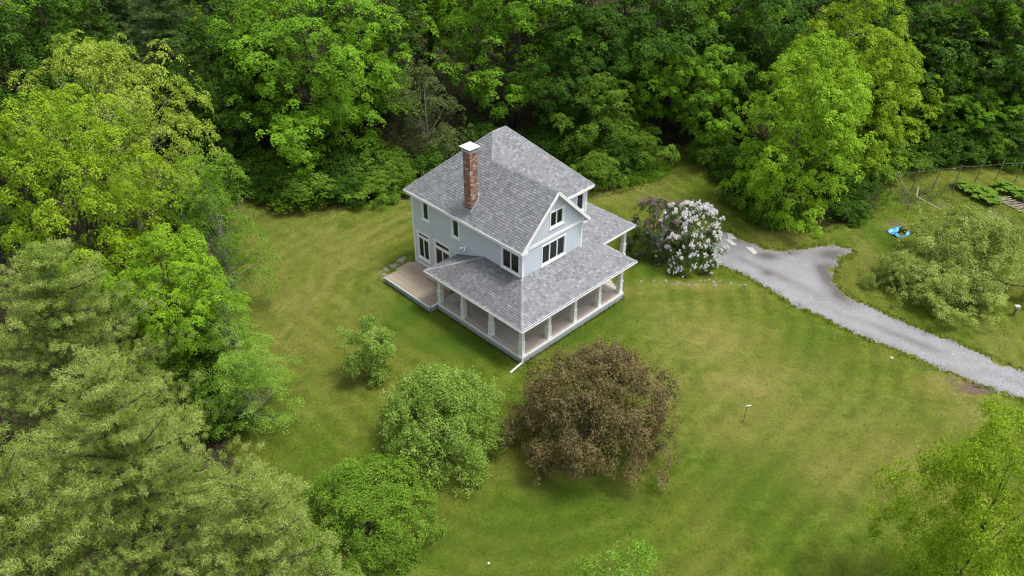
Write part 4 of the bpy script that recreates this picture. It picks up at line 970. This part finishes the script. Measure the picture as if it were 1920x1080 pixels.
# shrubs along the woods edge
SH = {'A': ('leafy shrub below the huge maple where lawn meets woods', 'shrubs below the huge maple'), 'B': ('leafy shrub on the weedy bank behind the house', 'shrubs on the bank behind the house'),
      'C': ('leafy shrub under the maples beside the grassy path', 'shrubs beside the grassy path'), 'D': ('leafy shrub in the thicket behind the garden fence', 'shrubs behind the garden fence'), 'E': ('leafy shrub below the airy trees at the lawn edge', 'shrubs below the airy trees')}
sh = [(575, 308, 386, 150, 'A'), (515, 318, 380, 80, 'A'), (640, 325, 385, 85, 'A'), (705, 327, 380, 90, 'A'), (480, 290, 362, 110, 'A'), (745, 300, 362, 110, 'A'), (822, 270, 345, 110, 'B'), (640, 280, 355, 140, 'A'), (430, 300, 360, 110, 'A'), (560, 270, 350, 110, 'A'), (700, 270, 350, 110, 'A'),
      (1090, 240, 320, 90, 'B'), (1050, 235, 305, 110, 'B'), (1120, 292, 362, 82, 'B'), (1165, 262, 335, 90, 'B'), (1205, 255, 325, 70, 'B'), (1020, 245, 300, 80, 'B'), (900, 235, 300, 110, 'B'), (1140, 205, 300, 110, 'B'), (1075, 180, 290, 100, 'B'),
      (1345, 250, 318, 70, 'C'), (1382, 280, 350, 75, 'C'), (1400, 315, 385, 80, 'C'), (1425, 345, 408, 80, 'C'), (1462, 375, 425, 75, 'C'), (1510, 385, 428, 60, 'C'), (1595, 375, 418, 70, 'C'), (1590, 310, 380, 100, 'C'), (1640, 290, 350, 90, 'C'), (1440, 300, 370, 90, 'C'),
      (1690, 250, 318, 90, 'D'), (1745, 250, 312, 90, 'D'), (1800, 245, 308, 90, 'D'), (1860, 245, 308, 100, 'D'), (1915, 240, 306, 100, 'D'), (1660, 260, 330, 80, 'D'), (1780, 215, 295, 100, 'D'), (1850, 205, 290, 100, 'D'), (385, 300, 365, 110, 'E'), (345, 380, 450, 110, 'E'), (405, 325, 375, 70, 'E'),
      (330, 540, 640, 120, 'E'), (375, 660, 740, 100, 'E'), (310, 640, 740, 120, 'E'), (395, 750, 820, 85, 'E'), (425, 455, 495, 50, 'E')]
for i, (u, vt, vb, wp, g_) in enumerate(sh):
    b0 = at_z(u, vb); r_ = wp * .55 / px_per_m(b0); y = b0.y + .55 * r_
    T('woodland_shrub', 'shrub1' if i % 2 else 'shrub2', u, vt, y, wp * 1.1, SH[g_][0], 'shrub', SH[g_][1], mat=['leaf_shrub', 'leaf_dark_shaded', 'leaf_dark_shaded', 'leaf_round', 'leaf_dark_shaded'][i % 5], h=max(1.0, at_y(u, vt, y + .2 * r_).z), r=r_)

# lilacs with blossom
def blossoms(root, key, n, mat, seed, size=.035, topbias=.2):
    rng = np.random.default_rng(seed); c = CR[key]; P, cn, rci = c['P'], c['cn'], c['rci']
    rr = np.hypot(P[:, 0], P[:, 1]) / c['R'] + P[:, 2] / c['H']; wgt = np.clip(rr - .5, .02, 1); pick = rng.choice(len(P), n, p=wgt / wgt.sum())
    out = unit(P * np.array([.6, .6, 1]) - np.array([0, 0, .4]))[pick]
    base = P[pick] + unit(cn[pick] + out + rng.normal(size=(n, 3)) * .5) * rci[pick][:, None] * rng.uniform(.55, 1.05, n)[:, None]
    ax_ = unit(out + np.array([0, 0, .6]) + rng.normal(size=(n, 3)) * .35)
    m_ = 18; s = rng.random((n, m_)); rad = .060 * (1 - s) ** .8 + .010; ph = rng.uniform(0, 6.28, (n, m_))
    a = unit(np.cross(ax_, rng.normal(size=(n, 3)))); b_ = np.cross(ax_, a)
    pos = base[:, None] + ax_[:, None] * (s * .15)[..., None] + (a[:, None] * np.cos(ph)[..., None] + b_[:, None] * np.sin(ph)[..., None]) * rad[..., None]
    pos = pos.reshape(-1, 3); nr = unit(rng.normal(size=pos.shape) + np.repeat(ax_, m_, 0) * .6)
    pos[:, 2] = np.maximum(pos[:, 2], .15)
    V, Fc = leaf_faces(pos, nr, np.full(len(pos), size) * rng.uniform(1.2, 2.2, len(pos)), rng, .9)
    tint = np.clip(.5 + np.repeat(rng.normal(size=n), m_) * .25 + rng.normal(size=len(pos)) * .12, 0, 1)
    o = link('blossom', np_mesh('blossom', V, Fc, 4, tint, mat), None, root); o['kind'] = 'stuff'
l1 = T('lilac_bush', 'lilac', 1232, 384, 49.4, 112, 'purple flowering lilac bush touching the white lilac', 'bush', rz=.6); blossoms(l1, 'lilac', 520, 'petal_mauve', 3)
l2 = T('lilac_bush', 'lilac', 1304, 396, 47.8, 122, 'white flowering lilac bush between the porch and the driveway', 'bush', rz=2.6); blossoms(l2, 'lilac', 1900, 'petal_white', 4)

# undergrowth and ground cover (uncountable)
def scatter_leaves(name, pts, n_per, spread, hgt, ls, mat, seed, label=None, up=1.0):
    rng = np.random.default_rng(seed); pts = np.asarray(pts); ci = np.repeat(np.arange(len(pts)), n_per); M = len(ci)
    pos = np.zeros((M, 3)); pos[:, :2] = pts[ci, :2] + rng.normal(size=(M, 2)) * spread; hh_ = rng.uniform(.3, 1, len(pts))[ci] * hgt
    pos[:, 2] = np.abs(rng.random(M)) ** .7 * hh_ + .03; nr = unit(np.array([0, 0, up]) + rng.normal(size=(M, 3)) * .6)
    V, Fc = leaf_faces(pos, nr, ls * rng.uniform(.6, 1.4, M), rng)
    tint = np.clip(.5 + rng.normal(size=len(pts))[ci] * .16 + rng.normal(size=M) * .14, 0, 1)
    o = link(name, np_mesh(name, V, Fc, 4, tint, mat)); o['kind'] = 'stuff'; return o
rng = np.random.default_rng(77)
cand = np.column_stack([rng.uniform(-50, 60, 9000), rng.uniform(26, 84, 9000)]); s_ = sdist(cand, LP); cand = cand[(s_ < -.3)]
vis = cand[(np.abs(cand[:, 0]) < cand[:, 1] * .75 + 6)][:3600]
o = scatter_leaves('undergrowth', vis, 18, .42, .9, .20, 'undergrowth_leaf', 5); tag(o, 'low dark undergrowth covering the forest floor', 'undergrowth')
def px_area(lst, n, seed):
    rng = np.random.default_rng(seed); out = []
    for u, v, ru, rv in lst:
        for _ in range(n):
            a, r_ = rng.uniform(0, 6.28), math.sqrt(rng.random()); p = at_z(u + ru * r_ * math.cos(a), v + rv * r_ * math.sin(a)); out.append((p.x, p.y))
    return np.array(out)
o = scatter_leaves('ground_cover', px_area([(1195, 328, 45, 20), (1165, 335, 25, 16), (1225, 318, 25, 18), (1120, 345, 30, 10), (1040, 285, 45, 25), (1090, 310, 30, 15), (980, 265, 40, 15)], 190, 6), 16, .25, .55, .13, 'leaf_maple', 7)
tag(o, 'lush green weeds spreading over the bank behind the house', 'weeds')
# lawn grass: short blades, denser at edges of beds and drive
def grass():
    rng = np.random.default_rng(9); A = np.column_stack([rng.uniform(-22, 40, 90000), rng.uniform(17, 66, 90000)])
    A = A[(np.abs(A[:, 0]) < A[:, 1] * .72 + 3)]; s = sdist(A, LP); sdv = sdist(A, DP)
    # keep off the house and decks
    c_, s__ = math.cos(TH), math.sin(TH); X, Y = A[:, 0] - .593, A[:, 1] - 36.607; lb = X * c_ + Y * s__; la = -X * s__ + Y * c_
    inside = ((lb > -.08) & (lb < 9.6) & (la > -.08) & (la < 7.8)) | ((lb > -.7) & (lb < 13.3) & (la > 2.7) & (la < 12.8)) & ((lb > 1) | (la > 7.7)) | ((lb > 9.4) & (lb < 10.7) & (la > .5) & (la < 2.8))
    keep = (s > -.6) & (sdv < -.05) & ~inside; A = A[keep]; s = s[keep]; sdv = sdv[keep]
    # extra tufts hugging the driveway and the skirting
    E_ = []
    for i in range(len(DP)):
        a, b_ = DP[i], DP[(i + 1) % len(DP)]; n = int(np.hypot(*(b_ - a)) * 34)
        for _ in range(n): E_.append(a + (b_ - a) * rng.random() + rng.normal(size=2) * .16)
    hm = house.matrix_basis
    for (p, q) in [((-.07, -.1), (-.07, 7.7)), ((0, -.12), (9.5, -.12)), ((-.75, 7.7), (-.75, 12.5)), ((9.6, 0), (9.6, .7))]:
        n = int(math.hypot(q[0] - p[0], q[1] - p[1]) * 40)
        for _ in range(n):
            t = rng.random(); wv = hm @ Vector((p[0] + (q[0] - p[0]) * t, p[1] + (q[1] - p[1]) * t, 0)); E_.append((wv.x + rng.normal() * .05, wv.y + rng.normal() * .05))
    E_ = np.array(E_); E_ = E_[(E_[:, 1] > 16) & (E_[:, 1] < 66)]
    B = np.vstack([A, E_]); tall = np.concatenate([np.where(s < .8, .17, .055), np.full(len(E_), .12)])
    n = len(B); k = 3; ci = np.repeat(np.arange(n), k); M = len(ci); base = np.zeros((M, 3)); base[:, :2] = B[ci] + rng.normal(size=(M, 2)) * .05
    gi = np.clip(np.searchsorted(xs, base[:, 0]), 1, nx - 1); gj = np.clip(np.searchsorted(ys, base[:, 1]), 1, ny - 1); base[:, 2] = GZ.reshape(ny, nx)[gj, gi] - .015
    an = rng.uniform(0, 6.28, M); sd_ = np.stack([np.cos(an), np.sin(an), np.zeros(M)], 1); h_ = tall[ci] * rng.uniform(.5, 1.3, M); ln_ = rng.normal(size=(M, 2)) * .5
    V = np.empty((M, 3, 3), np.float32); wd = .024; V[:, 0] = base - sd_ * wd; V[:, 1] = base + sd_ * wd; V[:, 2] = base + np.stack([ln_[:, 0] * h_, ln_[:, 1] * h_, h_], 1)
    tint = np.clip(.42 + rng.normal(size=n)[ci] * .28 + rng.normal(size=M) * .1, 0, 1)
    o = link('grass', np_mesh('grass', V.reshape(-1, 3), np.arange(M * 3), 3, tint, 'grass_blade')); o['kind'] = 'stuff'; tag(o, 'short grass blades growing all over the lawn', 'grass')
grass()

# ------------------------------------------------------------------ smaller things
def stone_mesh(seed, r, h):
    rg = np.random.default_rng(seed); g = MB(); n = 9; rings = [(.75, -.3), (1.0, .25), (.86, .8), (.5, 1.0)]
    jit = rg.uniform(.75, 1.15, n)
    for f, z in rings:
        for k_ in range(n): a = 6.283 * k_ / n; q = f * jit[k_] * rg.uniform(.93, 1.07); g.v.append((math.cos(a) * r * q, math.sin(a) * r * q * .72, h * z * rg.uniform(.9, 1.1)))
    for i in range(3):
        for k_ in range(n): a = i * n + k_; b_ = i * n + (k_ + 1) % n; g.f.append((a, b_, b_ + n, a + n))
    g.f.append(tuple(3 * n + k_ for k_ in range(n))); return g.mesh('stone')
sm = [stone_mesh(i, .3, .09) for i in range(5)]
for me in sm: me.materials.append(MATS['stone'])
for i, (u, v, s) in enumerate([(1203, 527, .7), (1226, 526, .6), (1249, 526, 1.0), (1272, 530, .95), (1283, 531, .55), (1292, 533, .85), (1305, 533, .8), (1313, 525, .7), (1322, 525, .6), (1330, 524, .7), (1338, 528, .9), (1342, 534, .8), (1350, 525, .6), (1371, 530, .8), (1386, 534, .6), (1397, 533, .8)]):
    o = link('edging_stone', sm[i % 5]); p = at_z(u, v); o.location = (p.x, p.y, ground_z(p.x, p.y) - .03); o.scale = (s * .75, s * .75, s * .7); o.rotation_euler = (0, 0, R0.uniform(0, 6))
    tag(o, 'small flat stone half sunk in the grass strip beside the lilacs', 'stone', 'stones sunk in the lawn by the lilacs')
for i, (u, v, s) in enumerate([(724, 506, 1.0), (738, 500, 1.2), (742, 497, .8), (714, 510, .5), (721, 516, .8), (752, 489, 1.4), (757, 485, .9), (719, 522, .7)]):
    o = link('step_stone', sm[(i + 2) % 5]); p = at_z(u, v); o.location = (p.x, p.y, .0); o.scale = (s, s, s * 1.1); o.rotation_euler = (0, 0, R0.uniform(0, 6))
    tag(o, 'rough grey stone lying beside the wooden deck steps', 'stone', 'rough stones beside the deck')
def slab(pts, label, h=.05):
    P = [at_z(u, v) for u, v in pts]; c_ = sum(P, Vector()) / len(P); g = MB(); zt = ground_z(c_.x, c_.y) + .02 + h
    g.poly_prism([(p.x - c_.x, p.y - c_.y, h) for p in P][::-1] if False else [(p.x - c_.x, p.y - c_.y, h) for p in P], h + .03)
    o = g.build('paving_slab', 'concrete'); o.location = (c_.x, c_.y, zt - h); tag(o, label, 'slab')
slab([(1397, 464), (1412, 478), (1420, 476), (1411, 465)], 'pale rectangular concrete slab lying in the gravel driveway', .04)
slab([(1358, 449), (1373, 461), (1382, 460), (1370, 450)], 'long thin pale slab in the gravel beside the white lilac', .03)
slab([(1362, 437), (1366, 450), (1381, 449), (1372, 439)], 'wide pale slab at the head of the driveway', .03)
# white stone / ball on lawn
o = link('lawn_stone', stone_mesh(50, .065, .07), 'white_paint'); p = at_z(916, 1056); o.location = (p.x, p.y, ground_z(p.x, p.y)); tag(o, 'small white stone alone on the front lawn', 'stone')
o = link('lawn_stone', stone_mesh(51, .14, .05), 'concrete'); p = at_z(1672, 669); o.location = (p.x, p.y, ground_z(p.x, p.y)); tag(o, 'pale flat stone in the grass next to the driveway edge', 'stone')
# marker post
p = at_z(1393, 792); mk = empty('marker_post', (p.x, p.y, ground_z(p.x, p.y))); tag(mk, 'thin leaning wooden stake with a white bar on top alone on the lawn', 'post')
g = MB(); g.tube([(0, 0, -.1), (.06, .05, 1.15)], [.028, .022], 7); g.build('stake', 'fence_wood', mk)
g = MB(); g.bar((0, .05, 1.16), (.26, .06, 1.22), .045, .02); g.build('cross_bar', 'white_paint', mk)
# stub post by the apple trees
p = at_z(1901, 590); mk = empty('garden_post', (p.x, p.y, ground_z(p.x, p.y))); tag(mk, 'short grey wooden post with a flat pale cap beside the apple trees', 'post')
g = MB(); g.tube([(0, 0, -.1), (0, 0, .62)], [.10, .09], 9); g.build('stump', 'fence_wood', mk); g = MB(); g.box(-.17, .17, -.13, .13, .62, .74); g.build('cap', 'concrete', mk)
# tarp
def tarp():
    pts = [(1662, 435), (1685, 427), (1692.5, 427.5), (1707, 438.5), (1700, 443.5), (1689.5, 447.5), (1679.5, 445)]
    P = np.array([(at_z(u, v).x, at_z(u, v).y) for u, v in pts]); c_ = P.mean(0); n = 30
    X, Y = np.meshgrid(np.linspace(P[:, 0].min(), P[:, 0].max(), n * 2), np.linspace(P[:, 1].min(), P[:, 1].max(), n)); q = np.stack([X.ravel(), Y.ravel()], 1)
    s = sdist(q, P); z = .05 + np.abs(fnoise(q, 2, 5)) * .05 + np.clip(.2 - s, 0, .2) * -.15
    ids = np.arange(len(q)).reshape(X.shape); f = np.stack([ids[:-1, :-1], ids[:-1, 1:], ids[1:, 1:], ids[1:, :-1]], -1).reshape(-1, 4); f = f[s[f].min(1) > -.05]
    u, inv = np.unique(f.ravel(), return_inverse=True); V = np.column_stack([q - c_, z])[u]
    me = np_mesh('tarp', V, inv, 4, None, 'tarp'); o = link('tarp', me); gz = ground_z(*c_); o.location = (*c_, gz); tag(o, 'crumpled bright blue tarp spread on the grass', 'tarp')
    md = o.modifiers.new('thick', 'SOLIDIFY'); md.thickness = .006
    return gz
gz = tarp(); p = at_z(1690, 440.5); tb = empty('plant_tub', (p.x, p.y, gz + .09)); tag(tb, 'round dark tub of soil and weeds sitting on the blue tarp', 'tub')
g = MB(); g.tube([(0, 0, 0), (0, 0, .05), (0, 0, .34), (0, 0, .36)], [.24, .27, .31, .30], 18, True); g.build('tub_body', 'black_metal', tb)
rg = np.random.default_rng(5); q = np.column_stack([rg.normal(size=(260, 2)) * .14, .36 + rg.random(260) * .14]); V, Fc = leaf_faces(q, unit(rg.normal(size=(260, 3)) + [0, 0, 1]), np.full(260, .09), rg)
o = link('weeds', np_mesh('weeds', V, Fc, 4, rg.random(260), 'leaf_olive'), None, tb); o['kind'] = 'stuff'

# vegetable garden: posts, leaning frame, rhubarb, lattice of sticks
gzf = lambda x, y: (x / 6.75 + 1640, y / 6.75 + 300)
def fpost(b_, t_, lab, rad=.045, hmax=None):
    B = at_z(*gzf(*b_)); uu, vv = gzf(*t_); Tp = at_y(uu, vv, B.y); o = empty('fence_post', (B.x, B.y, ground_z(B.x, B.y))); tag(o, lab, 'post', 'garden fence posts')
    e = Tp - B; g = MB(); g.tube([(0, 0, -.15), tuple(e * .5 + Vector((.02, .02, 0))), tuple(e)], [rad, rad * .92, rad * .85], 7); g.build('pole', 'fence_wood', o)
    return B, Tp
FL = 'grey wooden pole of the garden fence standing in the grass'
tops = []
for b_, t_ in [((170, 460), (225, 310)), ((455, 410), (560, 135)), ((725, 375), (845, 105)), ((985, 390), (1100, 70)), ((1255, 300), (1370, 60)), ((1500, 300), (1635, 30)), ((1775, 260), (1890, 20))]: tops.append(fpost(b_, t_, FL))
cpost = fpost((445, 640), (285, 165), 'long corner pole of the garden fence leaning beside the wood frame')
B2 = at_z(*gzf(440, 440))
o = empty('fence_brace', (B2.x, B2.y, 0)); tag(o, 'slanting brace pole propped against the corner pole of the garden fence', 'pole'); g = MB(); g.tube([(0, 0, 0), tuple(cpost[1] - B2 - Vector((0, 0, .15)))], [.04, .035], 6); g.build('pole', 'dead_wood', o)
def wire(a, b_):
    g = MB(); g.tube([a, a.lerp(b_, .5) - Vector((0, 0, .06)), b_], [.008] * 3, 4); o = g.build('fence_wire', 'wire'); tag(o, 'thin sagging wire strung between garden fence poles', 'wire', 'fence wires')
ch_ = [cpost] + tops[1:]
for (b0, t0), (b1, t1) in zip(ch_[:-1], ch_[1:]): wire(t0 - Vector((0, 0, .08)), t1 - Vector((0, 0, .08)))
B = at_z(*gzf(945, 235)); Tt = at_y(*gzf(1020, 110), B.y); o = empty('bent_stick', (B.x, B.y, 0)); tag(o, 'pale bent stick pushed into the grass behind the garden', 'stick')
g = MB(); e = Tt - B; g.tube([(0, 0, -.1), tuple(e * .8), tuple(e + Vector((.05, 0, 0))), tuple(e + Vector((-.25, 0, .05)))], [.03, .03, .028, .02], 6); g.build('shaft', 'dead_wood', o)
# fallen A-frame
A0 = at_z(*gzf(560, 630)); fr = empty('wood_frame', (A0.x, A0.y, 0)); tag(fr, 'collapsed grey timber frame leaning among weeds at the garden corner', 'frame')
tp_ = at_y(*gzf(530, 462), A0.y + .1) - A0; far = at_z(*gzf(850, 640), .35) - A0
for a_, b_ in [((0, 0, 0), tp_), (tp_, far), (at_z(*gzf(510, 590)) - A0, tp_), (tp_, tp_ + Vector((.25, .6, .5)))]:
    g = MB(); g.bar(Vector(a_), Vector(b_), .08, .06); g.build('beam', 'dead_wood', fr)
# rhubarb
def rhubarb_mesh(seed):
    rg = np.random.default_rng(seed); V, Fc = [], []; g = MB()
    for k_ in range(15):
        an = rg.uniform(0, 6.28); r = rg.uniform(.1, .5); z = .55 - r * .5 + rg.uniform(-.06, .08); dv = Vector((math.cos(an), math.sin(an), 0)); c_ = dv * r + Vector((0, 0, z)); s = rg.uniform(.16, .26)
        sd_ = Vector((-dv.y, dv.x, 0)); n = len(V); L = [(-.7, 0, 0), (-.5, .75, .0), (.1, .95, -.12), (.8, .5, -.25), (1.2, 0, -.35), (.8, -.5, -.25), (.1, -.95, -.12), (-.5, -.75, 0)]
        V.append(tuple(c_ + Vector((0, 0, -.02)))); 
        for x, y, zz in L: V.append(tuple(c_ + dv * x * s + sd_ * y * s + Vector((0, 0, zz * s + .04))))
        for i in range(8): Fc.append((n, n + 1 + i, n + 1 + (i + 1) % 8))
    me = bpy.data.meshes.new('rhubarb'); me.from_pydata(V, [], Fc); me.update(); a = me.attributes.new('tint', 'FLOAT', 'FACE'); a.data.foreach_set('value', rg.uniform(.3, .8, len(Fc)).astype(np.float32)); me.materials.append(MATS['leaf_shrub']); return me
rm = [rhubarb_mesh(i) for i in range(4)]
for i, (x, y) in enumerate([(1080, 350), (1130, 370), (1170, 400), (1210, 440), (1250, 420), (1290, 450), (1330, 430), (1370, 470), (1320, 500), (1400, 440), (1430, 490), (1470, 530), (1390, 530), (1440, 550), (1240, 380), (1540, 330), (1590, 350), (1640, 330), (1680, 380), (1720, 400), (1780, 450), (1830, 460), (1870, 500), (1900, 460), (1620, 390)]):
    p = at_z(*gzf(x, y + 12)); o = link('rhubarb_plant', rm[i % 4]); o.location = (p.x, p.y, ground_z(p.x, p.y)); o.rotation_euler = (0, 0, R0.uniform(0, 6)); s = R0.uniform(.9, 1.3); o.scale = (s, s, s)
    tag(o, 'big leaved rhubarb plant growing in the garden row', 'plant', 'rhubarb plants in the garden rows')
# lattice of sticks
p = at_z(*gzf(1700, 560)); lt = empty('stick_lattice', (p.x, p.y, ground_z(p.x, p.y))); tag(lt, 'pale weathered lattice of sticks lying flat on garden soil', 'lattice')
for a_, b_ in [((1510, 485), (1870, 665)), ((1560, 470), (1900, 560))]:
    g = MB(); g.bar(at_z(*gzf(*a_), .08) - p, at_z(*gzf(*b_), .08) - p, .06, .05); g.build('rail', 'dead_wood', lt)
for a_, b_ in [((1530, 495), (1720, 465)), ((1560, 515), (1730, 490)), ((1600, 540), (1785, 508)), ((1640, 548), (1800, 545)), ((1690, 580), (1880, 565)), ((1730, 590), (1900, 560)), ((1760, 610), (1880, 590)), ((1810, 650), (1895, 635)), ((1820, 620), (1895, 585)), ((1580, 560), (1640, 470))]:
    g = MB(); g.bar(at_z(*gzf(*a_), .14) - p, at_z(*gzf(*b_), .14 + R0.uniform(-.02, .08)) - p, .055, .035); g.build('stick', 'dead_wood', lt)
o = scatter_leaves('garden_weeds', px_area([(1700, 370, 30, 18), (1725, 375, 30, 14), (1850, 395, 40, 14), (1890, 420, 40, 14), (1790, 365, 60, 18), (1760, 355, 50, 10)], 70, 8), 10, .2, .35, .09, 'leaf_olive', 9)
tag(o, 'scraggly weeds growing over the old garden beds', 'weeds')
# fallen pale branches by the left trees
for i, (u0, v0, u1, v1, zz) in enumerate([(385, 628, 430, 640, 1.5), (430, 685, 505, 680, 1.6), (410, 755, 455, 775, .6), (440, 770, 460, 800, .5)]):
    a_, b_ = at_z(u0, v0, zz), at_z(u1, v1, zz * .8); o = empty('dead_branch', tuple(at_z(u0, v0, 0))); tag(o, 'bare pale dead branch sticking out over the lawn edge', 'branch', 'dead branches at the lawn edge')
    L0 = Vector(o.location); g = MB(); m1 = a_.lerp(b_, .5) + Vector((0, 0, .12)); g.tube([L0 - L0 + Vector((-.3, 0, 0)), (a_ - L0), (m1 - L0), (b_ - L0)], [.05, .04, .03, .012], 6); g.tube([(m1 - L0), (m1 - L0) + Vector((.5, -.35, .05))], [.018, .006], 5); g.tube([(a_ - L0), (a_ - L0) + Vector((.6, .5, .2))], [.018, .006], 5); g.build('wood', 'bark_pale', o)
print('TRIS', sum(len(p_.vertices) - 2 for me in bpy.data.meshes for p_ in me.polygons) if False else sum(len(me.polygons) for me in bpy.data.meshes))
